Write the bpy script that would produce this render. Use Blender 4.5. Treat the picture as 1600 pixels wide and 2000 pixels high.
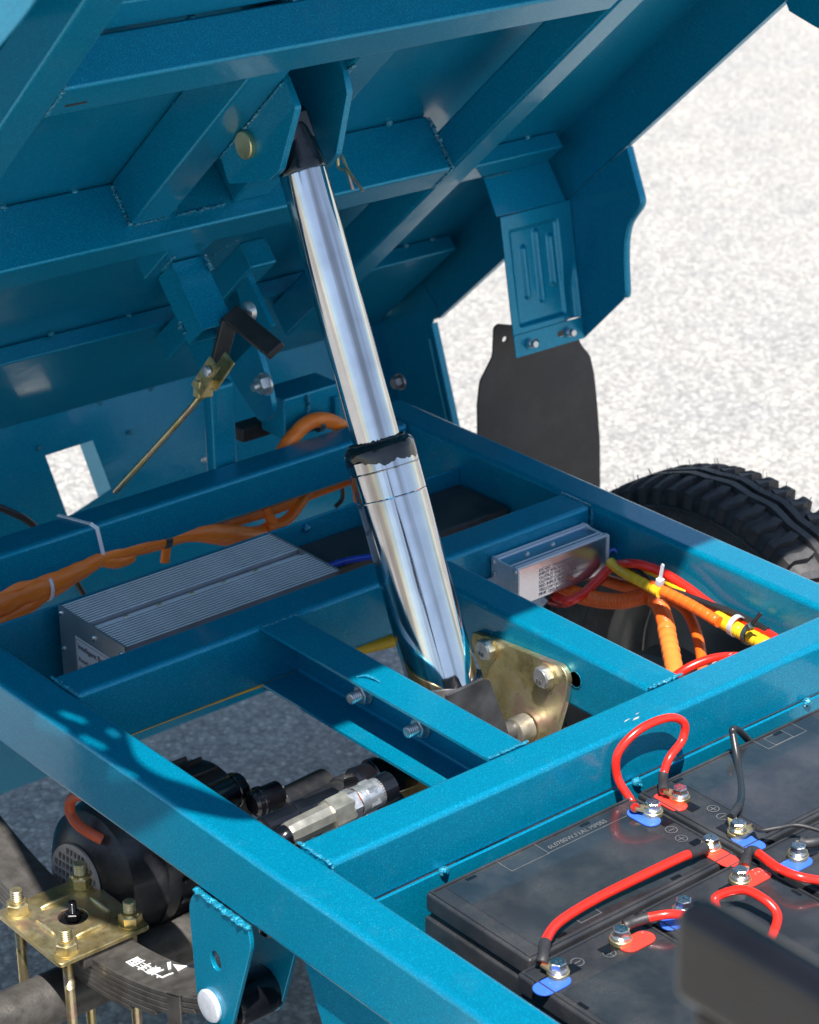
import bpy, bmesh, math, random
from mathutils import Vector, Matrix, Euler

random.seed(11)
for o in list(bpy.data.objects):
    bpy.data.objects.remove(o, do_unlink=True)
scn = bpy.context.scene
COL = scn.collection

# ------------------------------------------------------------------ camera
cam_data = bpy.data.cameras.new('camera')
cam = bpy.data.objects.new('camera', cam_data)
COL.objects.link(cam)
cam.matrix_world = Matrix((
    (0.7706299, 0.2699980, -0.5772613, -1.1205932),
    (-0.6371802, 0.3101760, -0.7055439, -1.5554670),
    (-0.0114428, 0.9115327, 0.4110683, 1.2374421),
    (0, 0, 0, 1)))
cam_data.sensor_fit = 'HORIZONTAL'
cam_data.sensor_width = 24.0
cam_data.lens = 71.57
cam_data.clip_start = 0.05
cam_data.clip_end = 500
cam_data.dof.use_dof = True
cam_data.dof.focus_distance = 2.55
cam_data.dof.aperture_fstop = 8.6
scn.camera = cam

# ------------------------------------------------------------------ light
SUN_DIR = Vector((0.32, 0.41, -1.0)).normalized()
world = bpy.data.worlds.new('World')
scn.world = world
world.use_nodes = True
wn = world.node_tree.nodes
wl = world.node_tree.links
bg = wn['Background']
sky = wn.new('ShaderNodeTexSky')
sky.sky_type = 'NISHITA'
sky.sun_disc = False
sky.sun_elevation = math.asin(-SUN_DIR.z)
sky.sun_rotation = math.atan2(-SUN_DIR.x, -SUN_DIR.y)
sky.air_density = 1.0
sky.dust_density = 0.15
sky.ozone_density = 1.5
hs = wn.new('ShaderNodeHueSaturation')
hs.inputs['Saturation'].default_value = 0.82
wl.new(sky.outputs['Color'], hs.inputs['Color'])
wl.new(hs.outputs['Color'], bg.inputs['Color'])
bg.inputs['Strength'].default_value = 0.082
sun_data = bpy.data.lights.new('sun', 'SUN')
sun_data.energy = 4.4
sun_data.angle = math.radians(0.53)
sun_data.color = (1.0, 0.955, 0.9)
sun = bpy.data.objects.new('sun', sun_data)
COL.objects.link(sun)
sun.rotation_euler = SUN_DIR.to_track_quat('-Z', 'Y').to_euler()
scn.view_settings.view_transform = 'Standard'
scn.view_settings.look = 'None'
scn.view_settings.exposure = 1.2
scn.view_settings.gamma = 1.0
scn.render.engine = 'CYCLES'
scn.cycles.max_bounces = 8

# ------------------------------------------------------------------ materials
MATS = {}

def new_mat(name):
    m = bpy.data.materials.new(name)
    m.use_nodes = True
    nt = m.node_tree
    return m, nt, nt.nodes['Principled BSDF']

def n_tex(nt, kind, scale, detail=2.0, coord=None, stretch=None, rough=0.5):
    tc = nt.nodes.new('ShaderNodeTexCoord')
    src = tc.outputs['Object']
    if stretch:
        mp = nt.nodes.new('ShaderNodeMapping')
        mp.inputs['Scale'].default_value = stretch
        nt.links.new(src, mp.inputs['Vector'])
        src = mp.outputs['Vector']
    t = nt.nodes.new('ShaderNodeTexNoise' if kind == 'noise' else 'ShaderNodeTexVoronoi')
    t.inputs['Scale'].default_value = scale
    if kind == 'noise':
        t.inputs['Detail'].default_value = detail
        t.inputs['Roughness'].default_value = rough
    nt.links.new(src, t.inputs['Vector'])
    return t

def ramp(nt, src, stops):
    r = nt.nodes.new('ShaderNodeValToRGB')
    e = r.color_ramp.elements
    e[0].position, e[0].color = stops[0][0], (*stops[0][1], 1)
    e[1].position, e[1].color = stops[1][0], (*stops[1][1], 1)
    for p, c in stops[2:]:
        x = e.new(p)
        x.color = (*c, 1)
    nt.links.new(src, r.inputs['Fac'])
    return r

def mix(nt, fac, a, b, mode='MIX'):
    m = nt.nodes.new('ShaderNodeMixRGB')
    m.blend_type = mode
    for k, v in ((0, fac), (1, a), (2, b)):
        if hasattr(v, 'is_linked') or hasattr(v, 'links'):
            nt.links.new(v, m.inputs[k])
        elif k == 0:
            m.inputs[0].default_value = v
        else:
            m.inputs[k].default_value = (*v, 1)
    return m.outputs['Color']

def bump(nt, src, strength, dist, prev=None):
    b = nt.nodes.new('ShaderNodeBump')
    b.inputs['Strength'].default_value = strength
    b.inputs['Distance'].default_value = dist
    nt.links.new(src, b.inputs['Height'])
    if prev is not None:
        nt.links.new(prev, b.inputs['Normal'])
    return b.outputs['Normal']

def simple(name, col, rough=0.5, metal=0.0, coat=0.0, vary=0.15, vscale=25, bumps=0.0, bscale=200,
           speck=0.0, speck_col=(0.5, 0.5, 0.48), spec=0.5, stretch=None, coat_rough=0.05, rvary=0.1, dust=0.0):
    m, nt, p = new_mat(name)
    t = n_tex(nt, 'noise', vscale, 4, stretch=stretch)
    lo = tuple(max(0, c * (1 - vary)) for c in col)
    hi = tuple(min(1, c * (1 + vary)) for c in col)
    r = ramp(nt, t.outputs['Fac'], [(0.3, lo), (0.7, hi)])
    c = r.outputs['Color']
    if speck > 0:
        s = n_tex(nt, 'noise', 260, 3)
        s2 = n_tex(nt, 'noise', 9, 3)
        mu = nt.nodes.new('ShaderNodeMath'); mu.operation = 'MULTIPLY'
        nt.links.new(s.outputs['Fac'], mu.inputs[0]); nt.links.new(s2.outputs['Fac'], mu.inputs[1])
        sr = ramp(nt, mu.outputs[0], [(0.36 - 0.1 * speck, (0, 0, 0)), (0.46 - 0.08 * speck, (1, 1, 1))])
        c = mix(nt, sr.outputs['Color'], c, speck_col)
    if dust > 0:
        da = n_tex(nt, 'noise', 13, 8, rough=0.72)
        db = n_tex(nt, 'noise', 700, 2)
        dm = nt.nodes.new('ShaderNodeMath'); dm.operation = 'MULTIPLY'
        dra = ramp(nt, da.outputs['Fac'], [(0.44, (0, 0, 0)), (0.72, (dust,) * 3)])
        drb = ramp(nt, db.outputs['Fac'], [(0.35, (0.35,) * 3), (0.65, (1, 1, 1))])
        nt.links.new(dra.outputs['Color'], dm.inputs[0]); nt.links.new(drb.outputs['Color'], dm.inputs[1])
        c = mix(nt, dm.outputs[0], c, (0.20, 0.185, 0.165))
    nt.links.new(c, p.inputs['Base Color'])
    rr = nt.nodes.new('ShaderNodeMapRange')
    rr.inputs['To Min'].default_value = max(0.02, rough - rvary)
    rr.inputs['To Max'].default_value = min(1, rough + rvary)
    nt.links.new(t.outputs['Fac'], rr.inputs['Value'])
    nt.links.new(rr.outputs['Result'], p.inputs['Roughness'])
    p.inputs['Metallic'].default_value = metal
    p.inputs['Coat Weight'].default_value = coat
    p.inputs['Coat Roughness'].default_value = coat_rough
    p.inputs['Specular IOR Level'].default_value = spec
    if bumps > 0:
        b = n_tex(nt, 'noise', bscale, 4, stretch=stretch)
        nt.links.new(bump(nt, b.outputs['Fac'], bumps, 0.002), p.inputs['Normal'])
    MATS[name] = m
    return m

# metallic teal paint: flakes, clear coat with faint orange peel, dust specks and a few scuffs
m, nt, p = new_mat('teal_paint')
fl = n_tex(nt, 'voronoi', 1500)
fr = ramp(nt, fl.outputs['Color'], [(0.15, (0.0002, 0.178, 0.295)), (0.75, (0.0003, 0.236, 0.388)), (0.95, (0.004, 0.46, 0.66))])
cl = n_tex(nt, 'noise', 6, 4)
cr = ramp(nt, cl.outputs['Fac'], [(0.3, (0.95, 0.96, 0.97)), (0.7, (1.03, 1.02, 1.02))])
c = mix(nt, 1.0, fr.outputs['Color'], cr.outputs['Color'], 'MULTIPLY')
d1 = n_tex(nt, 'noise', 420, 2)
d2 = n_tex(nt, 'noise', 4.5, 3)
mu = nt.nodes.new('ShaderNodeMath'); mu.operation = 'MULTIPLY'
nt.links.new(d1.outputs['Fac'], mu.inputs[0]); nt.links.new(d2.outputs['Fac'], mu.inputs[1])
dr = ramp(nt, mu.outputs[0], [(0.455, (0, 0, 0)), (0.50, (0.6, 0.6, 0.6))])
c = mix(nt, dr.outputs['Color'], c, (0.35, 0.55, 0.6))
sc = n_tex(nt, 'noise', 14, 6, stretch=(1, 0.35, 1), rough=0.7)
sr = ramp(nt, sc.outputs['Fac'], [(0.72, (0, 0, 0)), (0.78, (0.25, 0.25, 0.25))])
c = mix(nt, sr.outputs['Color'], c, (0.16, 0.34, 0.42))
du = n_tex(nt, 'noise', 17, 7, rough=0.7)
dur = ramp(nt, du.outputs['Fac'], [(0.55, (0, 0, 0)), (0.85, (0.07, 0.07, 0.07))])
c = mix(nt, dur.outputs['Color'], c, (0.30, 0.36, 0.38))
nt.links.new(c, p.inputs['Base Color'])
p.inputs['Metallic'].default_value = 0.46
p.inputs['Roughness'].default_value = 0.42
p.inputs['Coat Weight'].default_value = 0.62
p.inputs['Specular IOR Level'].default_value = 0.15
p.inputs['Coat IOR'].default_value = 1.42
cr2 = nt.nodes.new('ShaderNodeMapRange')
cr2.inputs['From Min'].default_value = 0.35
cr2.inputs['From Max'].default_value = 0.7
cr2.inputs['To Min'].default_value = 0.04
cr2.inputs['To Max'].default_value = 0.24
nt.links.new(du.outputs['Fac'], cr2.inputs['Value'])
nt.links.new(cr2.outputs['Result'], p.inputs['Coat Roughness'])
nt.links.new(bump(nt, fl.outputs['Distance'], 0.12, 0.0006), p.inputs['Normal'])
op = n_tex(nt, 'noise', 55, 3)
nt.links.new(bump(nt, op.outputs['Fac'], 0.12, 0.0012), p.inputs['Coat Normal'])
MATS['teal'] = m

simple('weld', (0.004, 0.20, 0.31), 0.36, 0.3, 0.6, 0.4, 300, 0.8, 500, speck=0.5, speck_col=(0.2, 0.4, 0.46))
# polished hydraulic steel with fine lengthwise scratches; reflection bands painted into its colour
m, nt, p = new_mat('chrome')
s1 = n_tex(nt, 'noise', 90, 5, stretch=(6, 6, 0.12))
s3 = n_tex(nt, 'noise', 60, 2, stretch=(1.4, 1.4, 0.02))
s2 = n_tex(nt, 'noise', 30, 3)
rr = ramp(nt, s1.outputs['Fac'], [(0.25, (0.04,) * 3), (0.8, (0.14,) * 3)])
nt.links.new(rr.outputs['Color'], p.inputs['Roughness'])
cc = ramp(nt, s2.outputs['Fac'], [(0.3, (0.50, 0.50, 0.52)), (0.7, (0.62, 0.62, 0.63))])
refl_bands = ramp(nt, s3.outputs['Fac'], [(0.36, (0.52, 0.49, 0.46)), (0.52, (1, 1, 1))])
nt.links.new(mix(nt, 1.0, cc.outputs['Color'], refl_bands.outputs['Color'], 'MULTIPLY'), p.inputs['Base Color'])
p.inputs['Metallic'].default_value = 1.0
nt.links.new(bump(nt, s1.outputs['Fac'], 0.05, 0.0006), p.inputs['Normal'])
MATS['chrome'] = m
simple('black_gloss', (0.005, 0.005, 0.007), 0.20, 0, 0.3, 0.3, 40, 0.25, 60)
simple('black_paint', (0.004, 0.004, 0.005), 0.12, 0, 0.1, 0.3, 30, 0.02, 120, rvary=0.02)
simple('black_satin', (0.018, 0.018, 0.019), 0.5, 0, 0, 0.3, 30, 0.15, 200, dust=0.25)
simple('flap_plastic', (0.016, 0.0155, 0.020), 0.50, 0, 0, 0.15, 8, 0.05, 300, rvary=0.06, dust=0.18)
simple('battery_case', (0.021, 0.023, 0.027), 0.34, 0, 0, 0.25, 14, 0.12, 350, dust=0.22)
simple('battery_film', (0.020, 0.023, 0.028), 0.17, 0, 0.5, 0.4, 7, 0.05, 60, rvary=0.10, dust=0.18)
simple('battery_text', (0.105, 0.11, 0.115), 0.4, 0, 0, 0.2, 60)
simple('tyre_rubber', (0.034, 0.034, 0.037), 0.62, 0, 0, 0.35, 60, 0.35, 260, dust=0.5)
simple('spring_steel', (0.062, 0.058, 0.054), 0.42, 0.3, 0.1, 0.35, 60, 0.25, 260, dust=0.5)
simple('steel_dark', (0.20, 0.19, 0.19), 0.33, 0.75, 0, 0.4, 30, 0.12, 160)
simple('bolt_zinc', (0.60, 0.60, 0.59), 0.34, 0.85, 0, 0.18, 160, 0.15, 400)
simple('terminal_zinc', (0.70, 0.70, 0.68), 0.22, 1.0, 0, 0.12, 160, 0.2, 400)
simple('fitting_steel', (0.42, 0.40, 0.34), 0.38, 0.75, 0, 0.25, 70, 0.12, 300)
simple('copper', (0.62, 0.25, 0.14), 0.35, 1.0, 0, 0.2, 60)
# yellow zinc passivation: gold with iridescent purple and green blotches
m, nt, p = new_mat('gold_zinc')
g = n_tex(nt, 'noise', 20, 5, rough=0.6)
gr = ramp(nt, g.outputs['Fac'], [(0.28, (0.30, 0.23, 0.10)), (0.44, (0.58, 0.47, 0.22)), (0.55, (0.66, 0.57, 0.34)),
                                 (0.64, (0.62, 0.42, 0.32)), (0.75, (0.44, 0.43, 0.22))])
nt.links.new(gr.outputs['Color'], p.inputs['Base Color'])
p.inputs['Metallic'].default_value = 0.9
g2 = n_tex(nt, 'noise', 130, 4)
g3 = ramp(nt, g2.outputs['Fac'], [(0.3, (0.26,) * 3), (0.75, (0.48,) * 3)])
nt.links.new(g3.outputs['Color'], p.inputs['Roughness'])
nt.links.new(bump(nt, g2.outputs['Fac'], 0.2, 0.001), p.inputs['Normal'])
MATS['gold_zinc'] = m
simple('aluminium', (0.62, 0.65, 0.70), 0.42, 0.35, 0, 0.08, 30, 0.06, 300, stretch=(0.1, 6, 6))
simple('gap_shade', (0.07, 0.08, 0.09), 0.5, 0.3, 0, 0.1, 30)  # dark tone paints the shade between the controller fins
simple('fin_shade', (0.27, 0.29, 0.33), 0.5, 0.4, 0, 0.1, 30)  # darker than the tops: shade on the fin sides put into the colour
simple('fin_lit', (0.82, 0.84, 0.88), 0.42, 0.35, 0, 0.06, 30)  # bright copy: light on the upper faces put into the colour
simple('aluminium_end', (0.34, 0.36, 0.37), 0.32, 0.7, 0, 0.1, 20, 0.06, 300)
simple('aluminium_face', (0.60, 0.60, 0.66), 0.22, 0.95, 0, 0.06, 9, 0.04, 300, stretch=(0.3, 6, 6))
simple('primer', (0.34, 0.33, 0.33), 0.6, 0, 0, 0.3, 200)
simple('sticker', (0.62, 0.64, 0.66), 0.4, 0, 0, 0.05, 20)
simple('print_ink', (0.03, 0.03, 0.035), 0.5, 0, 0, 0.1, 20)
simple('print_grey', (0.22, 0.20, 0.22), 0.5, 0, 0, 0.1, 20)
simple('paint_white', (0.78, 0.78, 0.76), 0.5, 0, 0, 0.12, 90)
simple('zip_white', (0.72, 0.74, 0.78), 0.35, 0, 0, 0.06, 40)
simple('zip_black', (0.03, 0.05, 0.055), 0.3, 0, 0, 0.1, 40)
simple('red_cable', (0.72, 0.020, 0.010), 0.26, 0, 0.25, 0.10, 18, 0.06, 120)
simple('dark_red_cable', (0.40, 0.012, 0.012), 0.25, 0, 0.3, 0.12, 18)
simple('black_cable', (0.018, 0.019, 0.021), 0.33, 0, 0.1, 0.2, 30, 0.05, 150)
simple('blue_cable', (0.01, 0.05, 0.45), 0.3, 0, 0.2, 0.1, 30)
simple('heat_shrink', (0.022, 0.022, 0.024), 0.5, 0, 0, 0.25, 60, 0.35, 120)
simple('orange_conduit', (0.80, 0.130, 0.012), 0.38, 0, 0.1, 0.10, 20, 0.08, 150)
simple('orange_tape', (0.82, 0.21, 0.035), 0.42, 0, 0.1, 0.12, 16, 0.5, 34)
simple('orange_sleeve', (1.0, 0.20, 0.018), 0.36, 0, 0.1, 0.2, 14, 0.7, 40, stretch=(1, 5, 5))
simple('loom_faded', (0.42, 0.075, 0.03), 0.55, 0, 0, 0.25, 16, 0.4, 40)
simple('yellow_wrap', (0.85, 0.50, 0.015), 0.3, 0, 0.2, 0.10, 30, 0.1, 150)
simple('yellow_paint', (0.72, 0.48, 0.02), 0.4, 0, 0.1, 0.1, 30)
simple('label_red', (0.78, 0.045, 0.03), 0.32, 0, 0.2, 0.06, 30, speck=0.4)
simple('label_blue', (0.04, 0.13, 0.62), 0.32, 0, 0.2, 0.06, 30, speck=0.4)
simple('motor_black', (0.014, 0.015, 0.018), 0.34, 0.1, 0.1, 0.25, 20, 0.2, 180, dust=0.3)
simple('grille_grey', (0.40, 0.37, 0.34), 0.45, 0.2, 0, 0.15, 80)
simple('rim_steel', (0.20, 0.20, 0.20), 0.4, 0.7, 0, 0.2, 20)

# ground: sun bleached, worn asphalt with small pale and dark stones
m, nt, p = new_mat('ground_stone')
v = n_tex(nt, 'voronoi', 115)
v2 = n_tex(nt, 'voronoi', 46)
n1 = n_tex(nt, 'noise', 5, 6, rough=0.65)
n2 = n_tex(nt, 'noise', 62, 6, rough=0.72)
st = ramp(nt, v.outputs['Color'], [(0.1, (0.265, 0.262, 0.255)), (0.42, (0.355, 0.352, 0.343)), (0.7, (0.43, 0.423, 0.405)), (0.95, (0.60, 0.58, 0.53))])
mo = ramp(nt, n2.outputs['Fac'], [(0.30, (0.68, 0.68, 0.68)), (0.50, (0.94, 0.94, 0.93)), (0.70, (1.08, 1.05, 0.99))])
la = ramp(nt, n1.outputs['Fac'], [(0.3, (0.90, 0.90, 0.91)), (0.7, (1.10, 1.07, 1.03))])
c = mix(nt, 1.0, st.outputs['Color'], mo.outputs['Color'], 'MULTIPLY')
c = mix(nt, 1.0, c, la.outputs['Color'], 'MULTIPLY')
edge = ramp(nt, v.outputs['Distance'], [(0.30, (1, 1, 1)), (0.75, (0.74, 0.74, 0.74))])
c = mix(nt, 1.0, c, edge.outputs['Color'], 'MULTIPLY')
nt.links.new(c, p.inputs['Base Color'])
p.inputs['Roughness'].default_value = 0.85
bb = bump(nt, v.outputs['Distance'], 0.7, -0.006)
bb = bump(nt, n2.outputs['Fac'], 0.6, 0.006, bb)
nt.links.new(bb, p.inputs['Normal'])
MATS['ground'] = m

# ------------------------------------------------------------------ mesh helpers
def V(*a):
    return Vector(a[0]) if len(a) == 1 else Vector(a)

def frame(axis, up=None):
    z = V(axis).normalized()
    u = V(up) if up is not None else (V(0, 0, 1) if abs(z.z) < 0.95 else V(0, 1, 0))
    x = u.cross(z)
    if x.length < 1e-6:
        x = V(1, 0, 0).cross(z)
    x.normalize()
    y = z.cross(x)
    return Matrix((x, y, z)).transposed()

class MB:
    def __init__(self):
        self.v = []; self.f = []
    def add(self, vs, fs):
        o = len(self.v)
        self.v += [tuple(q) for q in vs]
        self.f += [tuple(i + o for i in f) for f in fs]
        return self
    def box(self, a, b, bev=0.0, seg=2):
        a = V(a); b = V(b)
        return self.obox((a + b) / 2, Matrix.Identity(3), (b - a) / 2, bev, seg)
    def obox(self, c, R, h, bev=0.0, seg=2):
        bm = bmesh.new()
        bmesh.ops.create_cube(bm, size=2)
        for q in bm.verts:
            q.co = Vector((q.co.x * abs(h[0]), q.co.y * abs(h[1]), q.co.z * abs(h[2])))
        if bev > 0:
            bmesh.ops.bevel(bm, geom=list(bm.edges), offset=bev, segments=seg, profile=0.5, affect='EDGES')
        for q in bm.verts:
            q.co = V(c) + R @ q.co
        self._bm(bm)
        return self
    def _bm(self, bm):
        bm.verts.index_update()
        self.add([q.co for q in bm.verts], [[q.index for q in f.verts] for f in bm.faces])
        bm.free()
    def lathe(self, p0, axis, prof, seg=32, up=None, caps=True):
        """prof: list of (distance along the axis, radius)"""
        R = frame(axis, up); p0 = V(p0)
        vs = []; fs = []
        for d, r in prof:
            for k in range(seg):
                a = 2 * math.pi * k / seg
                vs.append(p0 + R @ V(r * math.cos(a), r * math.sin(a), d))
        for i in range(len(prof) - 1):
            for k in range(seg):
                k2 = (k + 1) % seg
                fs.append((i * seg + k, i * seg + k2, (i + 1) * seg + k2, (i + 1) * seg + k))
        if caps:
            fs.append(tuple(reversed(range(seg))))
            fs.append(tuple((len(prof) - 1) * seg + k for k in range(seg)))
        return self.add(vs, fs)
    def cyl(self, p0, p1, r, seg=24, ch=0.0):
        d = (V(p1) - V(p0)); L = d.length
        ch = min(ch, r * 0.5, L * 0.4)
        prof = [(0, r - ch), (ch, r), (L - ch, r), (L, r - ch)] if ch > 0 else [(0, r), (L, r)]
        return self.lathe(p0, d, prof, seg)
    def hexa(self, p0, axis, r, h, rot=0.0, ch=0.08):
        R = frame(axis); p0 = V(p0); vs = []; fs = []
        lv = [(0, 1), (h * (1 - ch * 1.5), 1), (h, 1 - ch * 1.5)]
        for d, s in lv:
            for k in range(6):
                a = math.pi / 3 * k + rot
                vs.append(p0 + R @ V(r * s * math.cos(a), r * s * math.sin(a), d))
        for i in range(2):
            for k in range(6):
                fs.append((i * 6 + k, i * 6 + (k + 1) % 6, (i + 1) * 6 + (k + 1) % 6, (i + 1) * 6 + k))
        fs.append(tuple(reversed(range(6)))); fs.append(tuple(12 + k for k in range(6)))
        return self.add(vs, fs)
    def thread(self, p0, axis, r, L, pitch=0.0016, seg=16):
        n = max(3, int(L / pitch)); prof = [(0, r * 0.8)]
        for i in range(n):
            prof += [(L * (i + 0.1) / n, r * 0.86), (L * (i + 0.5) / n, r), (L * (i + 0.9) / n, r * 0.86)]
        prof.append((L, r * 0.7))
        return self.lathe(p0, axis, prof, seg)
    def path(self, pts, r, seg=12, sub=8, rf=None, caps=True, flat=None, up=None):
        pts = [V(q) for q in pts]
        P = smooth(pts, sub) if sub > 1 and len(pts) > 2 else (
            [pts[0].lerp(pts[-1], i / 12) for i in range(13)] if len(pts) == 2 and rf else pts)
        n = len(P); vs = []; fs = []
        t0 = (P[1] - P[0]).normalized()
        R = frame(t0, up)
        X, Y = R.col[0].copy(), R.col[1].copy()
        L = 0
        for i in range(n):
            t = (P[min(i + 1, n - 1)] - P[max(i - 1, 0)]).normalized()
            X = (X - t * X.dot(t)).normalized(); Y = t.cross(X)
            if i: L += (P[i] - P[i - 1]).length
            rr = r if rf is None else rf(L, i / (n - 1))
            fx = 1.0 if flat is None else flat
            for k in range(seg):
                a = 2 * math.pi * k / seg
                vs.append(P[i] + X * (rr * math.cos(a)) + Y * (rr * fx * math.sin(a)))
        for i in range(n - 1):
            for k in range(seg):
                k2 = (k + 1) % seg
                fs.append((i * seg + k, i * seg + k2, (i + 1) * seg + k2, (i + 1) * seg + k))
        if caps:
            fs.append(tuple(reversed(range(seg)))); fs.append(tuple((n - 1) * seg + k for k in range(seg)))
        return self.add(vs, fs)
    def sphere(self, c, r, scale=(1, 1, 1), jit=0.0, sub=2):
        bm = bmesh.new()
        bmesh.ops.create_icosphere(bm, subdivisions=sub, radius=1)
        for q in bm.verts:
            j = 1 + random.uniform(-jit, jit)
            q.co = V(c) + V(q.co.x * r * scale[0] * j, q.co.y * r * scale[1] * j, q.co.z * r * scale[2] * j)
        self._bm(bm)
        return self
    def build(self, name, mat, parent=None, smooth_angle=35, **props):
        me = bpy.data.meshes.new(name)
        me.from_pydata(self.v, [], self.f)
        me.update()
        bm = bmesh.new(); bm.from_mesh(me)
        bmesh.ops.recalc_face_normals(bm, faces=bm.faces)
        bm.to_mesh(me); bm.free()
        me.polygons.foreach_set('use_smooth', [True] * len(me.polygons))
        me.set_sharp_from_angle(angle=math.radians(smooth_angle))
        o_ = link(name, me, mat, parent, **props)
        if smooth_angle < 50 and len(me.polygons) < 6000:
            wm = o_.modifiers.new('normals', 'WEIGHTED_NORMAL'); wm.weight = 100; wm.keep_sharp = True
        return o_

def link(name, me, mat, parent=None, **props):
    if mat is not None:
        me.materials.clear(); me.materials.append(MATS[mat])
    o = bpy.data.objects.new(name, me)
    COL.objects.link(o)
    o.parent = parent
    for k, v_ in props.items():
        o['category' if k == 'cat' else k] = v_
    return o

def smooth(pts, sub):
    out = []
    n = len(pts)
    for i in range(n - 1):
        p0 = pts[max(i - 1, 0)]; p1 = pts[i]; p2 = pts[i + 1]; p3 = pts[min(i + 2, n - 1)]
        for k in range(sub):
            t = k / sub
            out.append(0.5 * ((2 * p1) + (p2 - p0) * t + (2 * p0 - 5 * p1 + 4 * p2 - p3) * t * t
                              + (3 * p1 - p0 - 3 * p2 + p3) * t ** 3))
    out.append(pts[-1])
    return out

def empty(name, label=None, cat=None, group=None, loc=(0, 0, 0), mat=None):
    o = bpy.data.objects.new(name, None)
    COL.objects.link(o)
    o.empty_display_size = 0.05
    if mat is not None: o.matrix_world = mat
    else: o.location = loc
    if label: o['label'] = label
    if cat: o['category'] = cat
    if group: o['group'] = group
    return o

def to_parent(mb, parent_matrix):
    inv = parent_matrix.inverted()
    mb.v = [tuple(inv @ Vector(q)) for q in mb.v]
    return mb

def curve_mesh(loops, thick, bev=0.0, res=2):
    cu = bpy.data.curves.new('outline', 'CURVE')
    cu.dimensions = '2D'; cu.fill_mode = 'BOTH'
    cu.extrude = max(thick / 2 - bev, 0.00001); cu.bevel_depth = bev; cu.bevel_resolution = res
    cu.offset = -bev
    for lp in loops:
        s = cu.splines.new('POLY'); s.points.add(len(lp) - 1)
        for i, q in enumerate(lp): s.points[i].co = (q[0], q[1], 0, 1)
        s.use_cyclic_u = True
    o = bpy.data.objects.new('outline', cu); COL.objects.link(o)
    me = bpy.data.meshes.new_from_object(o.evaluated_get(bpy.context.evaluated_depsgraph_get()))
    bpy.data.objects.remove(o); bpy.data.curves.remove(cu)
    return me

def plate(name, loops, thick, M, mat, parent=None, bev=0.0, **props):
    """flat cut plate: loops (outline first, then holes) in the plane of M, thickness along M's z"""
    me = curve_mesh(loops, thick, bev)
    me.transform(M)
    me.polygons.foreach_set('use_smooth', [True] * len(me.polygons))
    me.set_sharp_from_angle(angle=math.radians(35))
    o_ = link(name, me, mat, parent, **props)
    wm = o_.modifiers.new('normals', 'WEIGHTED_NORMAL'); wm.weight = 100; wm.keep_sharp = True
    return o_

def text_mesh(name, body, size, M, mat, parent=None, thick=0.0004, align='LEFT', lines=1.0, **props):
    cu = bpy.data.curves.new('txt', 'FONT')
    cu.body = body; cu.size = size; cu.extrude = thick / 2; cu.align_x = align; cu.space_line = lines
    cu.resolution_u = 3
    o = bpy.data.objects.new('txt', cu); COL.objects.link(o)
    me = bpy.data.meshes.new_from_object(o.evaluated_get(bpy.context.evaluated_depsgraph_get()))
    bpy.data.objects.remove(o); bpy.data.curves.remove(cu)
    me.transform(M)
    return link(name, me, mat, parent, **props)

def basis(o, x, y, z):
    m_ = Matrix((V(x), V(y), V(z))).transposed().to_4x4()
    m_.translation = V(o)
    return m_

def roundpoly(pts, r, seg=5):
    out = []
    n = len(pts)
    rs = r if isinstance(r, (list, tuple)) else [r] * n
    for i in range(n):
        p = Vector(pts[i]); a = Vector(pts[i - 1]); b = Vector(pts[(i + 1) % n]); q = rs[i]
        if q <= 0: out.append(tuple(p)); continue
        da = (a - p); db = (b - p)
        qa = min(q, da.length * 0.49, db.length * 0.49)
        A = p + da.normalized() * qa; Bp = p + db.normalized() * qa
        for k in range(seg + 1):
            t = k / seg
            out.append(tuple((1 - t) ** 2 * A + 2 * t * (1 - t) * p + t * t * Bp))
    return out

def circle(cx, cy, r, n=24, ry=None):
    return [(cx + r * math.cos(2 * math.pi * k / n), cy + (ry or r) * math.sin(2 * math.pi * k / n)) for k in range(n)]

def slot(cx, cy, L, w, n=8, ang=0.0):
    o = []
    for s, a0 in ((1, -math.pi / 2), (-1, math.pi / 2)):
        for k in range(n + 1):
            a = a0 + math.pi * k / n
            o.append((s * (L / 2 - w / 2) + w / 2 * math.cos(a), w / 2 * math.sin(a)))
    ca, sa = math.cos(ang), math.sin(ang)
    return [(cx + x * ca - y * sa, cy + x * sa + y * ca) for x, y in o]

def weld(name, p0, p1, r, parent, step=0.5, jit=0.30, squash=0.5):
    r = r * 0.8
    p0 = V(p0); p1 = V(p1); L = (p1 - p0).length; n = max(2, int(L / (r * step)))
    mb = MB()
    side = frame(p1 - p0)
    for i in range(n + 1):
        c = p0.lerp(p1, i / n) + side.col[0] * random.uniform(-.25, .25) * r + side.col[1] * random.uniform(-.25, .25) * r
        mb.sphere(c, r * random.uniform(0.55, 1.15), (1, 1, squash * random.uniform(0.7, 1.3)), jit, 2)
    return mb.build(name, 'weld', parent, 60)

def spot(parent, c, r=0.004):
    mb = MB(); mb.sphere(c, r, (1.1, 1, 0.9), 0.14, 2)
    for _ in range(3):
        mb.sphere(V(c) + V(random.uniform(-1, 1), random.uniform(-1, 1), random.uniform(-1, 1)) * r * 1.1, r * 0.4, jit=0.2, sub=1)
    return mb.build('weld_spot', 'weld', parent, 60)


# ================================================================== ground
mb = MB()
mb.add([(-60, -60, -0.68), (60, -60, -0.68), (60, 60, -0.68), (-60, 60, -0.68)], [(0, 1, 2, 3)])
mb.build('ground', 'ground', kind='structure')

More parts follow.
